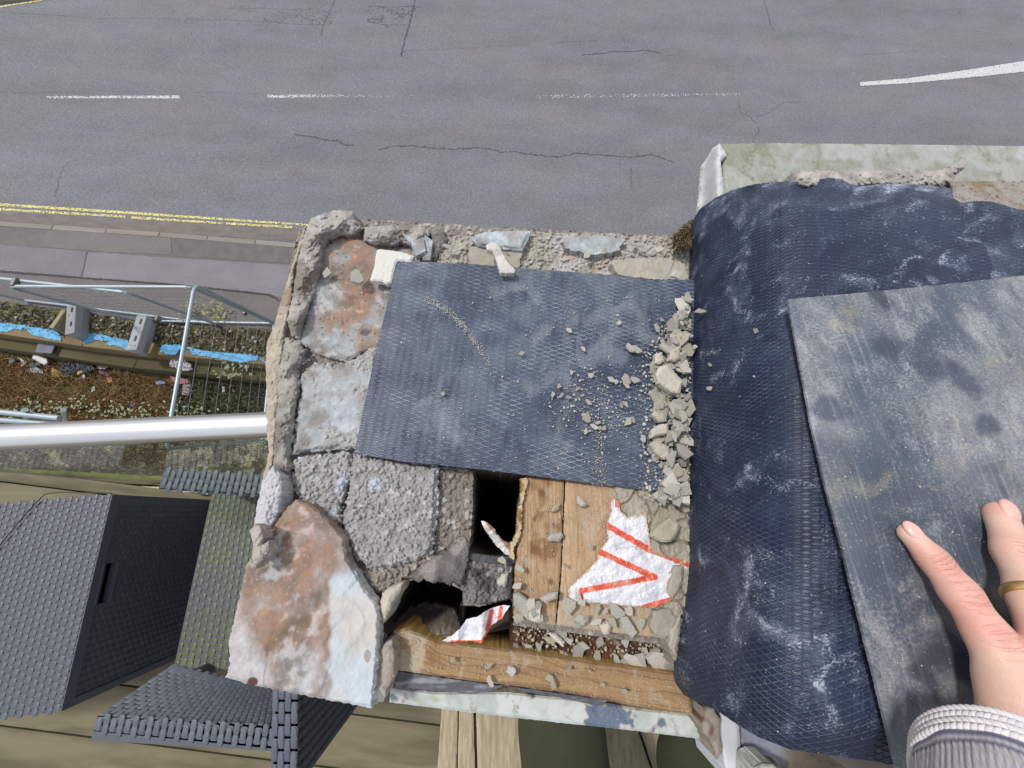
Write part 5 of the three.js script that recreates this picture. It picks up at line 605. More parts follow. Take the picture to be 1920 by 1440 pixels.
tag(mesh('insulation_foil', piece([[1140, 940], [1150, 936], [1161, 938], [1163, 957], [1178, 970], [1210, 963], [1217, 997], [1221, 1033], [1247, 1043], [1294, 1052], [1292, 1066], [1262, 1082], [1253, 1107], [1262, 1124], [1226, 1140], [1173, 1137], [1067, 1127], [1066, 1103], [1097, 1073], [1119, 1052], [1123, 1033], [1140, 1013], [1137, 980], [1146, 958]], { h: 0.3585, step: 1.3, thick: 0.001, rows: 1, ragged: 2, raggedScale: 6, bump: creases, col: (X, Z, d, u, v) => { let c = foilBase(X, Z); for (const l of redLines) if (lineDist(l, u, v) < 5.6 + 1.1 * noise(X * 0.3, Z * 0.3) && noise(X * 0.22, Z * 0.22) + 0.5 * noise(X * 0.9, Z * 0.9) > -0.85) c = mul(mixc(RED, P(232, 150, 130), sm(0.1, 0.6, noise(X * 0.12, Z * 0.12))), 0.95 + 0.2 * noise(X * 0.3, Z * 0.3)); if (v < 952 && Math.abs(u - 1150) > 3 && hash(3, 3) >= 0) c = mixc(c, RED, 0.85); c = mixc(c, P(150, 152, 162), sm(0.2, 0.34, fbm(X * 0.05 + 5, Z * 0.05, 3)) * sm(1090, 1110, v) * 0.9); c = mixc(c, P(178, 164, 140), sm(0.2, 0.6, warpN(X + 8, Z, 0.05) + 0.3 * noise(X, Z)) * 0.6); return d < 3 + 2 * noise(X * 0.3, Z * 0.3) ? mixc(c, P(180, 150, 112), 0.6) : c; } }), foilM), 'torn white insulation foil printed with red zigzag lines, stuck on the upright boards', 'foil');
tag(mesh('foil_scrap', piece([[828, 1202], [846, 1192], [862, 1180], [874, 1162], [896, 1156], [918, 1142], [946, 1134], [956, 1136], [940, 1160], [922, 1172], [912, 1190], [902, 1206], [880, 1202], [850, 1204]], { h: (u, v) => 0.36 - 0.012 * Math.sin(clamp((u - 828) / 120) * 3.1) - 0.004 * Math.sin(u * 0.12), step: 1.2, thick: 0.001, rows: 1, ragged: 1.4, bump: (X, Z) => creases(X, Z) * 2.2, col: (X, Z, d, u, v) => { let c = foilBase(X, Z); for (const l of [[[922, 1146], [914, 1180]], [[940, 1140], [936, 1164]], [[848, 1204], [904, 1204], [914, 1188]]]) if (lineDist(l, u, v) < 4) c = RED; return c; } }), foilM), 'crumpled white and red foil scrap folded over the yellow beam', 'foil');
tag(mesh('torn_facing', piece([[902, 976], [914, 980], [926, 990], [934, 1004], [944, 1014], [958, 1018], [966, 1012], [968, 1040], [958, 1046], [944, 1036], [930, 1022], [918, 1006], [908, 992]], { h: (u, v) => 0.372 - 0.012 * sm(1030, 985, v), step: 1, thick: 0.003, rows: 1, ragged: 2, raggedScale: 5, bump: (X, Z) => creases(X, Z) * 2, col: (X, Z, d, u, v) => mixc(P(220, 216, 216), P(160, 124, 86), sm(2, 5, (u - 902) * 0.72 - (v - 976) * 0.62 + 3 * fbm(X * 0.2, Z * 0.2, 2)) * 0.9) }), MVs), 'torn white facing with brown fibres hanging into the black cavity', 'torn facing');
tag(mesh('fibre_edge', piece([[976, 898], [986, 896], [990, 902], [980, 940], [978, 985], [974, 1010], [962, 1030], [966, 1050], [956, 1046], [958, 1020], [968, 1000], [970, 960], [976, 940]], { h: 0.357, step: 1.1, thick: 0.01, ragged: 2.6, raggedScale: 4, bump: (X, Z) => rough(X, Z, 1.2), col: (X, Z) => mul(mixc(P(196, 176, 142), P(140, 102, 54), sm(-0.1, 0.35, fbm(X * 0.12, Z * 0.12, 4))), 0.8 + 0.4 * hash(X * 3, Z * 3)) }), MV), 'frayed brown fibre edge along the right side of the black cavity', 'fibre board edge');
tag(mesh('white_card', piece([[706, 470], [712, 467], [752, 472], [776, 480], [770, 492], [746, 489], [742, 494], [734, 531], [726, 533], [716, 528], [694, 526], [702, 498]], { h: 0.351, step: 1.2, thick: 0.006, ragged: 0.9, raggedScale: 5, bump: (X, Z, d) => mm(0.7) * fbm(X * 0.25, Z * 0.25, 3) - mm(1.5) * sm(4, 0, d), col: (X, Z) => mul(P(214, 212, 206), 0.98 + 0.06 * fbm(X * 0.2, Z * 0.2, 3)) }), MV), 'white textured card under the upper left corner of the patterned sheet', 'card');
tag(mesh('plaster_strip', piece([[911, 460], [922, 453], [934, 458], [940, 470], [948, 486], [966, 506], [964, 512], [938, 512], [932, 490], [924, 472], [914, 468]], { h: 0.342, step: 1.2, thick: 0.006, ragged: 1.2, bump: (X, Z, d, u, v) => mm(1.2) * Math.sqrt(clamp(d / 8)) + rough(X, Z, 0.8) + mm(3) * sm(480, 462, v), col: (X, Z) => mul(P(206, 203, 198), 0.96 + 0.15 * fbm(X * 0.1, Z * 0.1, 3)) }), MV), 'white bent plaster strip on the rubble behind the patterned sheet', 'plaster strip');
{ // moss at the corner
  const t = thing('moss_tuft', 'small brown-green moss tuft where the membrane meets the top edge', 'moss', at(1280, 440, C - 0.35)), r = rng(91), L = [];
  for (let k = 0; k < 420; k++) { const u = 1264 + 34 * r(), v = lerp(462, 412 + (1298 - u) * 0.9, r()), p = at(u, v, C - 0.36 + 0.022 * r()), g = new THREE.ConeGeometry(0.0009, 0.006 + 0.005 * r(), 4); g.rotateX((r() - 0.5) * 2.2); g.rotateZ((r() - 0.5) * 2.2); g.translate(p.x, p.y, p.z); L.push(tint(g, mul(r() < 0.35 ? P(122, 114, 66) : P(104, 86, 66), 0.6 + 0.7 * r()))); }
  const m = part('moss_strand', mergeGeometries(L), MVplain, t); m.userData.kind = 'stuff';
}

// ---------------------------------------------------------------- fragments of mortar
const fragG = []; { const r = rng(404); for (let k = 0; k < 16; k++) { const pts = [], n = 4 + Math.floor(r() * 3); for (let i = 0; i < n; i++) { const a = i / n * 6.283 + (r() - 0.5) * 0.9, q = 0.4 + 0.26 * r(); for (const s of [-1, 1]) pts.push(V(Math.cos(a) * q * 1.25, s * (0.09 + 0.05 * r()), Math.sin(a) * q * 0.8 + (r() - 0.5) * 0.12)); } let g = new ConvexGeometry(pts); g.setAttribute('uv', new THREE.Float32BufferAttribute(new Float32Array(g.attributes.position.count * 2).map((_, i) => g.attributes.position.array[Math.floor(i / 2) * 3 + (i % 2) * 2] * 0.02), 2)); fragG.push(g); } }
const fragMats = [P(204, 200, 190), P(192, 187, 177), P(184, 180, 173), P(212, 207, 199), P(174, 169, 160), P(196, 188, 172)].map((c) => { const n = 96, d = new Uint8Array(n * n * 4); for (let j = 0; j < n; j++) for (let i = 0; i < n; i++) { const v = 1 + 0.16 * noise(i / 12, j / 12, 8) + 0.12 * noise(i / 3, j / 3, 32); d.set([0, 1, 2].map((q) => clamp(c[q] * v) * 255).concat(255), (j * n + i) * 4); } const t = new THREE.DataTexture(d, n, n); t.wrapS = t.wrapT = THREE.RepeatWrapping; t.repeat.set(90, 90); t.magFilter = THREE.LinearFilter; t.needsUpdate = true; const b = grainAt(0.03); return std({ map: t, roughness: 0.95, bumpMap: b, bumpScale: 0.0008 }); });
const fr = rng(505);
function fragment(px, py, size, h, label, group, o = {}) { // size: photo pixels across
  const p = at(px, py, C - h), s = size * h / 690, m = new THREE.Mesh(fragG[Math.floor(fr() * 16)], fragMats[o.mat ?? Math.floor(fr() * 6)]);
  m.name = numbered(o.name ?? 'mortar_fragment'); m.castShadow = m.receiveShadow = true; m.position.copy(p); m.scale.set(s * (0.85 + 0.3 * fr()), s * (o.flat ?? 0.8) * (0.7 + 0.6 * fr()), s * (0.85 + 0.3 * fr())); m.rotation.set((fr() - 0.5) * (o.tilt ?? 0.6), o.turn ?? fr() * 6.28, (fr() - 0.5) * (o.tilt ?? 0.6)); return tag(m, label, 'mortar fragment', group);
}
{ // shaped flakes one can tell apart
  const flake = (poly, h, c, label, thick = 0.006) => tag(mesh('mortar_flake', piece(poly, { h: (u, v) => h, step: 1.1, thick, ragged: 1, raggedScale: 5, sideRough: 0.001, bump: (X, Z, d) => rough(X, Z, 0.55) - mm(1.6) * sm(4, 0, d) + mm(2.5) * noise(X * 0.03, Z * 0.03), col: (X, Z) => mul(c, 0.94 + 0.22 * fbm(X * 0.12, Z * 0.12, 4)) }), MV), label, 'mortar flake');
  flake([[1236, 688], [1252, 684], [1282, 716], [1278, 722], [1274, 738], [1260, 736], [1234, 718], [1230, 704]], 0.333, P(206, 198, 184), 'largest pale mortar flake, flat on top of the heap beside the draped membrane');
  flake([[1258, 656], [1276, 648], [1276, 672], [1266, 678], [1254, 676]], 0.336, P(192, 184, 172), 'upright-grained mortar flake just above the largest flake of the heap');
  flake([[1222, 806], [1236, 796], [1252, 794], [1254, 814], [1236, 816], [1220, 822]], 0.34, P(200, 192, 178), 'pointed mortar flake in the lower half of the heap');
  flake([[1217, 832], [1230, 826], [1254, 838], [1258, 854], [1246, 862], [1232, 852]], 0.341, P(190, 182, 168), 'wing-shaped mortar flake at the lower end of the heap');
  flake([[1228, 770], [1246, 776], [1250, 790], [1236, 790], [1222, 778]], 0.339, P(186, 178, 164), 'squarish mortar flake right under the middle of the heap');
  flake([[1228, 664], [1240, 660], [1246, 676], [1238, 682], [1228, 680]], 0.342, P(204, 196, 182), 'rounded mortar flake at the left edge of the heap');
  flake([[1271, 560], [1280, 556], [1294, 562], [1293, 574], [1276, 573]], 0.342, P(198, 190, 170), 'topmost mortar flake of the heap by the membrane');
  flake([[1196, 1036], [1206, 1020], [1232, 1000], [1252, 1012], [1246, 1030], [1234, 1046], [1214, 1046]].map(([x, y]) => [x + 24, y - 30]), 0.345, P(176, 168, 150), 'lumpy beige flake on the mortar bed right of the foil');
  flake([[1082, 929], [1090, 932], [1102, 946], [1092, 950], [1083, 944]], 0.353, P(196, 186, 176), 'pale triangular flake near the top of the right upright board');
  flake([[1032, 958], [1042, 946], [1050, 944], [1048, 954], [1038, 960]], 0.353, P(176, 164, 140), 'slim flake on the left upright board near the patterned sheet');
  flake([[1026, 1008], [1036, 1000], [1054, 998], [1056, 1006], [1048, 1016], [1030, 1014]], 0.353, P(172, 168, 162), 'grey flake lying across the joint of the two boards');
  flake([[932, 1090], [944, 1076], [952, 1076], [950, 1092], [946, 1100], [934, 1096]], 0.35, P(190, 184, 172), 'pale flake on the sooty rubble heap');
  flake([[962, 1116], [972, 1110], [990, 1124], [994, 1144], [976, 1152], [964, 1136]], 0.35, P(164, 160, 156), 'grey flake in the pile at the foot of the left board');
  flake([[1012, 1122], [1030, 1112], [1046, 1110], [1044, 1122], [1022, 1130]], 0.349, P(188, 182, 172), 'pale flake topping the pile at the foot of the left board');
  flake([[1026, 1186], [1042, 1188], [1058, 1204], [1056, 1214], [1044, 1204]], 0.37, P(214, 206, 194), 'long pale flake on the dark rotten rail');
  flake([[1124, 1172], [1140, 1166], [1146, 1172], [1142, 1188], [1132, 1190]], 0.352, P(214, 204, 186), 'bright tilted flake below the foil');
  flake([[1226, 1146], [1256, 1140], [1270, 1160], [1262, 1188], [1246, 1200], [1226, 1190], [1218, 1172]], 0.354, P(168, 160, 148), 'broad grey mortar flake between foil and draped membrane', 0.008);
  flake([[1254, 1094], [1266, 1062], [1282, 1060], [1280, 1090], [1272, 1110], [1262, 1122], [1252, 1112]], 0.352, P(172, 164, 152), 'grey flake against the membrane just above the last red line');
  flake([[1260, 1180], [1276, 1152], [1274, 1200], [1266, 1228], [1254, 1210]], 0.35, P(182, 174, 164), 'upright pale sliver leaning on the membrane edge');
}
const gHeap = 'fragments in the mortar heap', lHeap = 'small beige mortar fragment in the heap along the left edge of the draped membrane';
for (let k = 0; k < 190; k++) { const y = lerp(552, 945, fr()), w = lerp(8, 46, sm(560, 690, y)) * (y > 870 ? 0.8 : 1), x = 1292 - w * 1.45 * fr() ** 0.8; fragment(Math.min(x, 1288), y, 9 + 25 * fr() ** 2, 0.353 - 0.016 * fr() * sm(1215, 1270, x), lHeap, gHeap, { tilt: 0.8, flat: 0.9 }); }
for (const [x, y, s, l] of [[1146, 712, 14], [1174, 714, 17], [1180, 652, 20], [1194, 655, 18], [1233, 616, 13], [1241, 599, 10], [1094, 654, 10], [1067, 619, 11], [1161, 605, 9], [1109, 704, 10], [1178, 791, 15], [1188, 788, 9], [1100, 785, 16], [1094, 778, 9], [1156, 716, 9], [1206, 824, 12], [1192, 713, 15], [1048, 724, 10], [1067, 745, 8], [1098, 809, 10], [1104, 754, 11], [1052, 742, 8], [1037, 740, 8], [978, 662, 10], [830, 738, 8], [1172, 757, 12], [1176, 725, 8], [1165, 760, 9], [1124, 802, 9], [1115, 800, 12], [1132, 803, 10], [1121, 793, 9], [1085, 729, 9], [1072, 698, 8]]) fragment(x, y, s, 0.348, 'small pale mortar fragment scattered on the patterned sheet', 'fragments on the patterned sheet', { flat: 0.7 });
for (const [x, y, s] of [[992, 1134, 22], [1006, 1140, 20], [1000, 1152, 24], [984, 1146, 18], [972, 1158, 16], [1010, 1156, 16], [1066, 1136, 24], [1084, 1120, 12], [1090, 1128, 12], [1158, 1146, 24], [1148, 1166, 18], [1174, 1172, 22], [1120, 1142, 12], [1118, 1166, 14], [1086, 1166, 16], [1100, 1160, 10], [1134, 1146, 9], [1200, 1170, 14], [1202, 1170, 10], [1108, 1024, 9], [970, 1098, 14], [976, 1066, 12], [940, 1050, 11], [1060, 1060, 6], [1090, 1162, 18], [1180, 1146, 14]]) fragment(x, y, s, 0.352, 'pale mortar fragment lying on the upright boards of the timber frame', 'fragments on the boards');
for (const [x, y, s] of [[1034, 1200, 14], [1052, 1190, 20], [1066, 1200, 12], [1174, 1202, 16], [1126, 1204, 14], [1084, 1220, 22], [1094, 1212, 14], [1200, 1240, 24], [1228, 1222, 16], [1232, 1240, 30], [1184, 1238, 20], [1156, 1236, 12], [1170, 1240, 14], [1060, 1228, 10], [1120, 1232, 12], [1254, 1250, 18], [1140, 1190, 14], [1010, 1214, 12], [990, 1212, 10], [968, 1210, 10], [1210, 1220, 10]]) fragment(x, y, s, 0.378, 'mortar fragment in the debris on the dark rotten rail', 'fragments on the dark rail');
for (const [x, y, s] of [[959, 1258, 14], [1030, 1272, 12], [1038, 1286, 10], [1130, 1284, 8], [918, 1278, 12], [848, 1238, 7], [1068, 1252, 6], [916, 1250, 8], [1106, 1258, 6], [1170, 1296, 8]]) fragment(x, y, s, 0.361, 'small fragment sitting on the yellow-brown beam', 'fragments on the beam');
for (const [x, y, s, h] of [[1312, 584, 17, 0.328], [1303, 651, 10, 0.34], [1417, 620, 14, 0.272], [1414, 706, 6, 0.272], [1331, 684, 9, 0.318], [1331, 728, 8, 0.318]]) fragment(x, y, s, h, 'pale fragment stuck on the rounded side of the draped membrane', 'fragments on the draped membrane');
fragment(670, 522, 24, 0.352, 'grey stone splinter standing on the rust-stained bedded stone', null, { name: 'stone_splinter', mat: 4 }); fragment(614, 512, 22, 0.358, 'small grey splinter between ridge and rust-stained stone', null, { name: 'stone_splinter', mat: 2 }); fragment(670, 612, 20, 0.356, 'pale grey stone chip at the lower edge of the rust-stained stone', null, { name: 'stone_splinter', mat: 2 });
for (const [x, y, s] of [[1186, 452, 16], [1182, 466, 18], [1200, 460, 14], [1206, 470, 22], [946, 466, 10], [1100, 478, 16], [1270, 516, 26], [1252, 500, 24], [1170, 474, 14], [1010, 470, 12], [840, 462, 16], [1236, 468, 18]]) fragment(x, y, s, 0.352, 'grey lump bedded in the rubble along the top edge', 'lumps in the top rubble');
{ // crumbs too many to count
  const g = new THREE.IcosahedronGeometry(1, 0), spots = [], r = rng(606), add = (x, y, h, s, c) => spots.push([x, y, h, s, c]);
  for (let k = 0; k < 420; k++) { const x = lerp(720, 1250, Math.sqrt(r())), y = lerp(540, 890, r()); add(x, y, 0.351, 0.4 + 0.8 * r() ** 3, 0); }
  for (let k = 0; k < 520; k++) { const t = r(), q = (r() + r() - 1) * (10 + 26 * t); const w2 = (r() + r() - 1) * 14; add(798 + 112 * t ** 0.8 + q * 0.5 + w2, 566 + 104 * t ** 1.4 + q + w2 * 0.6, 0.3512, 0.25 + 0.4 * r(), 0); }
  for (let k = 0; k < 260; k++) { const a = r() * 6.28, q = 60 * Math.sqrt(-Math.log(1 - r() * 0.98)); add(1120 + Math.cos(a) * q, 755 + Math.sin(a) * q * 0.8, 0.351, 0.4 + 1.1 * r() ** 2, 0); }
  for (let k = 0; k < 120; k++) { const q = (r() + r() - 1) * 22; add(1064 + q + 6 * r(), 520 + 70 * r(), 0.3512, 0.25 + 0.3 * r(), 1); } for (let k = 0; k < 160; k++) add(1124 + (r() + r() - 1) * 16, 800 + 110 * r(), 0.3512, 0.3 + 0.4 * r(), 1);
  for (let k = 0; k < 520; k++) { const x = lerp(970, 1260, r()), y = lerp(900, 1185, r() ** 0.6); if (!inHole(x, y)) add(x, y, 0.3605, 0.3 + 0.6 * r() ** 2, 0); }
  for (let k = 0; k < 420; k++) { const x = lerp(960, 1275, r()); add(x, lerp(1172, 1225, r()) + (x - 960) * 0.13, 0.381, 0.4 + 1.3 * r() ** 2, 2); } for (let k = 0; k < 260; k++) { const x = lerp(745, 1290, r()); add(x, lerp(1190, 1250, r() ** 0.7) + (x - 745) * 0.155, 0.3665, 0.3 + 0.55 * r() ** 2, 2); }
  for (let k = 0; k < 260; k++) { const x = lerp(1300, 1900, r()), y = lerp(370, 1390, r()); const on = x > 1480 + (y - 560) * 0.232 && y > 560 - (x - 1480) * 0.11; if (x < 1480 || on || y < 540) add(x, y, (on ? topH : memH)(x, y) - 0.0004, 0.22 + 0.45 * r() ** 3, 0); }
  for (let k = 0; k < 900; k++) { const y = lerp(548, 945, r()), w = lerp(8, 50, sm(550, 690, y)); add(1294 - w * 1.9 * r() ** 1.3, y, 0.351 - 0.002 * r(), 0.5 + 1.3 * r() ** 2, 0); }
  for (let k = 0; k < 900; k++) { const x = lerp(560, 820, r()), y = lerp(470, 1060, r()); add(x, y, 0.364, 0.4 + 0.9 * r() ** 2, 3); }
  const C3 = [P(196, 192, 184), P(182, 176, 160), P(186, 176, 158), P(178, 175, 172)], im = new THREE.InstancedMesh(g, std({ color: 0xffffff, roughness: 0.95 }), spots.length), M = new THREE.Matrix4(), q = new THREE.Quaternion();
  spots.forEach(([x, y, h, s, c], k) => { q.setFromEuler(new THREE.Euler(r() * 6, r() * 6, r() * 6)); const z = s * 0.001; M.compose(at(x, y, C - h), q, V(z * (0.7 + 0.6 * r()), z * 0.7, z)); im.setMatrixAt(k, M); im.setColorAt(k, col(mul(C3[c], 0.8 + 0.35 * r()))); });
  im.name = 'mortar_crumbs'; im.castShadow = im.receiveShadow = true; tag(im, 'fine mortar crumbs and grit scattered over sheets, boards and stones', 'crumbs', null, 'stuff');
}

// ================================================================ the person: left hand on the sheet, sleeve, legs
function handBump(lo, hi, fingers) { // skin relief: creases over the joints, tendons, fine skin cells
  const n = 1400, w = hi.x - lo.x, h = hi.z - lo.z, d = new Uint8Array(n * n * 4), joints = [];
  for (const f of fingers) for (let k = 1; k < f.length - 1; k++) { const a = f[k - 1], b = f[k], L = Math.hypot(b.x - a.x, b.z - a.z); joints.push([b.x, b.z, (b.x - a.x) / L, (b.z - a.z) / L, k === 1 ? 0.003 : 0.0048]); }
  for (let j = 0; j < n; j++) for (let i = 0; i < n; i++) {
    const x = lo.x + w * i / n, z = lo.z + h * j / n; let v = 0.5;
    for (const [cx, cz, dx, dz, r] of joints) { const s = (x - cx) * dx + (z - cz) * dz, t = -(x - cx) * dz + (z - cz) * dx, e = sm(r * 2.2, r * 0.8, Math.abs(s)) * sm(0.009, 0.004, Math.abs(t)); if (e > 0) { const q = s + 14 * t * t * Math.sign(s) + 0.0004 * noise(x * 900, z * 900); v -= 0.34 * e * Math.pow(Math.abs(Math.cos(q / r * 4.4)), 5); } }
    const X = x * 1000, Z = z * 1000; if (v > 0.1) { const [a, b] = worley(X / 0.9, Z / 0.9); v += 0.09 * Math.min(0.5, b - a) + 0.10 * fbm(X * 0.14, Z * 0.14, 3); }
    const q = clamp(v) * 255; d.set([q, q, q, 255], (j * n + i) * 4);
  }
  const t = new THREE.DataTexture(d, n, n); t.magFilter = THREE.LinearFilter; t.needsUpdate = true; return t;
}
function blend(bones, lo, hi, res, k, colorFn) { // bones: [A, B, ra, rb]; smooth union of tapered capsules, meshed
  const c = lo.clone().add(hi).multiplyScalar(0.5), S = Math.max(hi.x - lo.x, hi.y - lo.y, hi.z - lo.z) / 2, mc = new MarchingCubes(res, std({}), false, false, 160000), p = new THREE.Vector3(), ab = new THREE.Vector3(), ap = new THREE.Vector3();
  mc.isolation = 0; const hs = res / 2;
  for (let z = 0; z < res; z++) for (let y = 0; y < res; y++) for (let x = 0; x < res; x++) { p.set((x - hs) / hs, (y - hs) / hs, (z - hs) / hs).multiplyScalar(S).add(c); let acc = 0; for (const [A, B, ra, rb, f = 1] of bones) { ab.subVectors(B, A); ap.subVectors(p, A); const t = clamp(ap.dot(ab) / ab.lengthSq()); acc += Math.exp(-(ap.addScaledVector(ab, -t).length() - lerp(ra, rb, t)) / k); } mc.field[x + y * res + z * res * res] = Math.log(Math.max(acc, 1e-30)) * k; }
  mc.update(); const n = mc.count, g = new THREE.BufferGeometry(), P0 = new Float32Array(n * 3); for (let i = 0; i < n; i++) { P0[i * 3] = mc.positionArray[i * 3] * S + c.x; P0[i * 3 + 1] = mc.positionArray[i * 3 + 1] * S + c.y; P0[i * 3 + 2] = mc.positionArray[i * 3 + 2] * S + c.z; }
  g.setAttribute('position', new THREE.BufferAttribute(P0, 3)); g.setAttribute('normal', new THREE.BufferAttribute(new Float32Array(mc.normalArray.slice(0, n * 3)), 3)); g.setAttribute('uv', new THREE.BufferAttribute(new Float32Array(n * 2).map((_, i) => P0[Math.floor(i / 2) * 3 + (i % 2) * 2]), 2));
  return tint(g, colorFn);
}
{
  const person = thing('person', 'person in knitted grey sleeve and dark green trousers, hand spread on a sheet', 'person', at(1150, 1440, C - 1.3));
  const j = (x, y, h) => at(x, y, C - h), px = (n, h) => n * h / 760;
  const pk = [j(1704, 1000, 0.2225), j(1751, 1050, 0.218), j(1800, 1112, 0.211), j(1852, 1190, 0.206), j(1905, 1290, 0.203)], rg = [j(1874, 964, 0.222), j(1902, 1036, 0.214), j(1940, 1120, 0.205), j(1990, 1270, 0.1975)];
  const md = [j(2010, 930, 0.222), j(2030, 1010, 0.212), j(2056, 1110, 0.203), j(2080, 1260, 0.195)], ix = [j(2150, 970, 0.222), j(2160, 1040, 0.212), j(2168, 1130, 0.204), j(2172, 1270, 0.197)], th = [j(2330, 1180, 0.222), j(2290, 1240, 0.215), j(2240, 1320, 0.208), j(2150, 1430, 0.204)];
  const wr = j(1990, 1440, 0.198), wu = j(1928, 1430, 0.2), wt = j(2070, 1450, 0.2), fa = j(2080, 1640, 0.17), chain = (a, r) => { const o = []; for (let i = 1; i < a.length; i++) o.push([a[i - 1], a[i], r[i - 1], r[i]]); return o; };
  const mmr = (v) => v / 1000, bones = [...chain(pk, [5.2, 5.8, 7.0, 7.7, 10].map(mmr)), ...chain(rg, [6.8, 7.3, 8.7, 10.6].map(mmr)), ...chain(md, [7.4, 8.2, 9.8, 11.6].map(mmr)), ...chain(ix, [7.2, 8, 9.6, 11.4].map(mmr)), ...chain(th, [8, 9, 10.5, 13].map(mmr)),
    [pk[4], wu, mmr(12), mmr(14)], [rg[3], wr, mmr(12.5), mmr(16)], [md[3], wr, mmr(12.5), mmr(16)], [ix[3], wt, mmr(12.5), mmr(15)], [pk[4], rg[3], mmr(10), mmr(11)], [rg[3], md[3], mmr(11), mmr(11)], [md[3], ix[3], mmr(11), mmr(11)], [wu, fa, mmr(15), mmr(22)], [wr, fa, mmr(16), mmr(24)], [wt, fa, mmr(15), mmr(24)]];
  const all = bones.flatMap((b) => [b[0], b[1]]), lo = V(1e9, 1e9, 1e9), hi = V(-1e9, -1e9, -1e9); for (const p of all) { lo.min(p); hi.max(p); } lo.addScalar(-0.03); hi.addScalar(0.03);
  const knuckles = [...pk.slice(1), ...rg.slice(1)], tips = [pk[0], rg[0], md[0], ix[0]];
  const skin = (x, y, z) => { let c = P(230, 190, 173); const X = x * 1000, Z = z * 1000; let kn = 0; for (const q of knuckles) kn = Math.max(kn, sm(0.013, 0.002, Math.hypot(x - q.x, z - q.z))); c = mixc(c, P(222, 150, 138), kn * 0.55); c = mixc(c, P(238, 204, 180), sm(0.05, 0.45, fbm(X * 0.06 + 30, Z * 0.06, 4)) * 0.5); return mul(mixc(c, P(220, 148, 138), sm(-0.05, 0.4, fbm(X * 0.05, Z * 0.05, 4)) * 0.6), 0.98 + 0.05 * fbm(X * 0.5, Z * 0.5, 2)); };
  const skinM = new THREE.MeshPhysicalMaterial({ vertexColors: true, roughness: 0.55, sheen: 0.2, sheenRoughness: 0.5, sheenColor: new THREE.Color(1, 0.8, 0.7), bumpMap: handBump(lo, hi, [pk, rg]), bumpScale: 0.0014 });
  const bodyG = blend(bones, lo, hi, 144, 0.0024, skin); { const p = bodyG.attributes.position, u = bodyG.attributes.uv; for (let i = 0; i < p.count; i++) u.setXY(i, (p.getX(i) - lo.x) / (hi.x - lo.x), (p.getZ(i) - lo.z) / (hi.z - lo.z)); }
  const body = part('body', bodyG, skinM, person);
  const nail = (a, b, r, name) => { const d = a.clone().sub(b).normalize(), g = new THREE.SphereGeometry(1, 18, 10); const up = V(0, 1, 0), s = new THREE.Vector3().crossVectors(d, up).normalize(), u = new THREE.Vector3().crossVectors(s, d).normalize(); g.scale(r * 0.72, r * 0.42, r * 1.05); g.applyMatrix4(new THREE.Matrix4().makeBasis(s, u, d.clone().negate()).setPosition(a.clone().addScaledVector(u, r * 0.68).addScaledVector(d, r * 0.05))); g.translate(-person.position.x, -person.position.y, -person.position.z); mesh('nail', g, new THREE.MeshPhysicalMaterial({ color: col(P(240, 186, 176)), roughness: 0.3, clearcoat: 0.3 }), body); };
  nail(pk[0], pk[1], 0.0056, 'pinky'); nail(rg[0], rg[1], 0.0072);
  { const c = rg[2].clone().lerp(rg[1], 0.02).add(V(0, 0, 0)), d = rg[1].clone().sub(rg[2]).normalize(), g = new THREE.TorusGeometry(0.0101, 0.0014, 12, 48); g.scale(1, 1, 1.7); g.applyQuaternion(new THREE.Quaternion().setFromUnitVectors(V(0, 0, 1), d)); g.translate(c.x, c.y, c.z); part('ring', g, std({ color: col([0.72, 0.5, 0.2]), metalness: 0.9, roughness: 0.35 }), person, 'gold ring on the ring finger'); }
  // sleeve: open knitted cuff, wider than the wrist
  const c0 = j(1985, 1500, 0.196), c1 = j(2060, 1800, 0.17), ax = c1.clone().sub(c0).normalize(), sx = V(1, 0, 0).addScaledVector(ax, -ax.x).normalize(), sy = new THREE.Vector3().crossVectors(ax, sx).normalize(); if (sy.y < 0) sy.negate();
  const Bh = 0.032; c0.copy(j(1975, 1372, 0.166)).addScaledVector(sy, -Bh); const A = Math.abs(j(1718, 1410, 0.198).x - c0.x), ringP = (t, a, e = 1) => c0.clone().addScaledVector(ax, t).addScaledVector(sx, Math.cos(a) * (A + t * 0.03) * e).addScaledVector(sy, Math.sin(a) * (Bh + t * 0.05) * e);
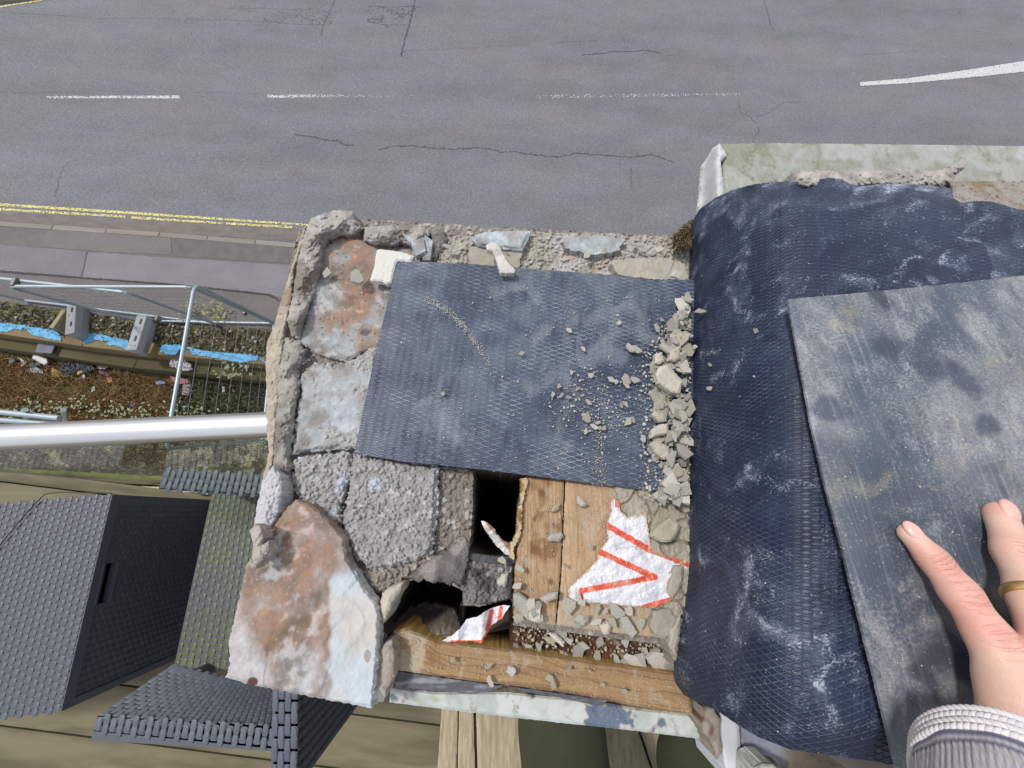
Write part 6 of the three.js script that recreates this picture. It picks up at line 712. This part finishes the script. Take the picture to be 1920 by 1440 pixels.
  { const nt = 90, na = 240, L = 0.16, p = [], c = [], id = [], uv = []; for (let i = 0; i <= nt; i++) for (let k = 0; k <= na; k++) { const t = i / nt * L, a = k / na * 6.2832, rib = 0.0006 * Math.sin(a * 150) * sm(0.014, 0.018, t) + 0.0009 * noise(a * 3, t * 60), q = ringP(t, a, 1).addScaledVector(sy, Math.sin(a) * rib).addScaledVector(sx, Math.cos(a) * rib); p.push(...q.toArray()); uv.push(a * 0.05, t); const band = Math.max(sm(0.0009, 0.0004, Math.abs(t - 0.0125)), sm(0.0009, 0.0004, Math.abs(t - 0.0165))); let cc = mixc(P(206, 202, 204), P(172, 168, 176), 0.5 + 0.5 * Math.sin(a * 150 + t * 900)); if (t < 0.012) cc = P(136, 134, 152); cc = mixc(cc, P(92, 90, 120), band); c.push(...mul(cc, 0.95 + 0.1 * noise(a * 60, t * 2000))); } for (let i = 0; i < nt; i++) for (let k = 0; k < na; k++) { const a = i * (na + 1) + k; id.push(a, a + 1, a + na + 1, a + 1, a + na + 2, a + na + 1); } const g = new THREE.BufferGeometry(); g.setAttribute('position', new THREE.Float32BufferAttribute(p, 3)); g.setAttribute('color', new THREE.Float32BufferAttribute(c, 3)); g.setAttribute('uv', new THREE.Float32BufferAttribute(uv, 2)); g.setIndex(id); g.computeVertexNormals();
    const sl = part('sleeve', g, new THREE.MeshPhysicalMaterial({ vertexColors: true, roughness: 0.95, sheen: 0.4, sheenColor: new THREE.Color(0.9, 0.88, 0.95), sheenRoughness: 0.8, side: THREE.DoubleSide }), person, 'lilac-grey sleeve with a braided cuff');
    const kn = [], kc = []; const st = new THREE.SphereGeometry(1, 7, 5); const mats = []; for (let row = 0; row < 4; row++) for (let k = 0; k < 88; k++) { const a = (k + (row % 2) * 0.5) / 88 * 6.2832, t = 0.0012 + row * 0.0029, q = ringP(t, a, 1.004), tn = ringP(t, a + 0.01, 1.004).sub(q).normalize(), nn = sx.clone().multiplyScalar(Math.cos(a) / A).addScaledVector(sy, Math.sin(a) / Bh).normalize(), lean = (row % 2 ? 1 : -1) * 0.5, u = tn.clone().multiplyScalar(Math.cos(lean)).addScaledVector(ax, Math.sin(lean)), w = new THREE.Vector3().crossVectors(nn, u).normalize(); mats.push(new THREE.Matrix4().makeBasis(u.multiplyScalar(0.0021), nn.multiplyScalar(0.0012), w.multiplyScalar(0.0013)).setPosition(q.sub(person.position))); kc.push(mul(P(226, 222, 226), 0.9 + 0.2 * hash(k, row))); }
    const im = new THREE.InstancedMesh(st, std({ color: 0xffffff, roughness: 0.95 }), mats.length); mats.forEach((m, i) => { im.setMatrixAt(i, m); im.setColorAt(i, col(kc[i])); }); im.name = 'cuff_stitches'; im.userData.kind = 'stuff'; im.castShadow = im.receiveShadow = true; sl.add(im); }
  // trousers: two legs kneeling on the bench
  const L1 = [[j(1150, 2300, 0.72), j(1052, 1362, 1.0), 0.10, 0.083], [j(1052, 1362, 1.0), j(1040, 1330, 1.2), 0.083, 0.07], [j(1046, 1340, 1.2), j(1110, 1900, 1.22), 0.07, 0.05]];
  const L2 = [[j(1450, 2300, 0.72), j(1318, 1440, 1.0), 0.10, 0.083], [j(1318, 1440, 1.0), j(1300, 1410, 1.2), 0.083, 0.07], [j(1304, 1420, 1.2), j(1370, 1900, 1.22), 0.07, 0.05]];
  const legs = [...L1, ...L2], lo2 = V(1e9, 1e9, 1e9), hi2 = V(-1e9, -1e9, -1e9); for (const b of legs) for (const p of [b[0], b[1]]) { lo2.min(p); hi2.max(p); } lo2.addScalar(-0.12); hi2.addScalar(0.12);
  part('trousers', blend(legs, lo2, hi2, 110, 0.012, (x, y, z) => mul(P(64, 68, 48), 0.95 + 0.3 * fbm(x * 30, z * 22 + y * 15, 4))), std({ vertexColors: true, roughness: 0.95, bumpMap: grainAt(0.012), bumpScale: 0.0006 }), person, 'dark olive-green trousers');
}
renderer.render(scene, camera);
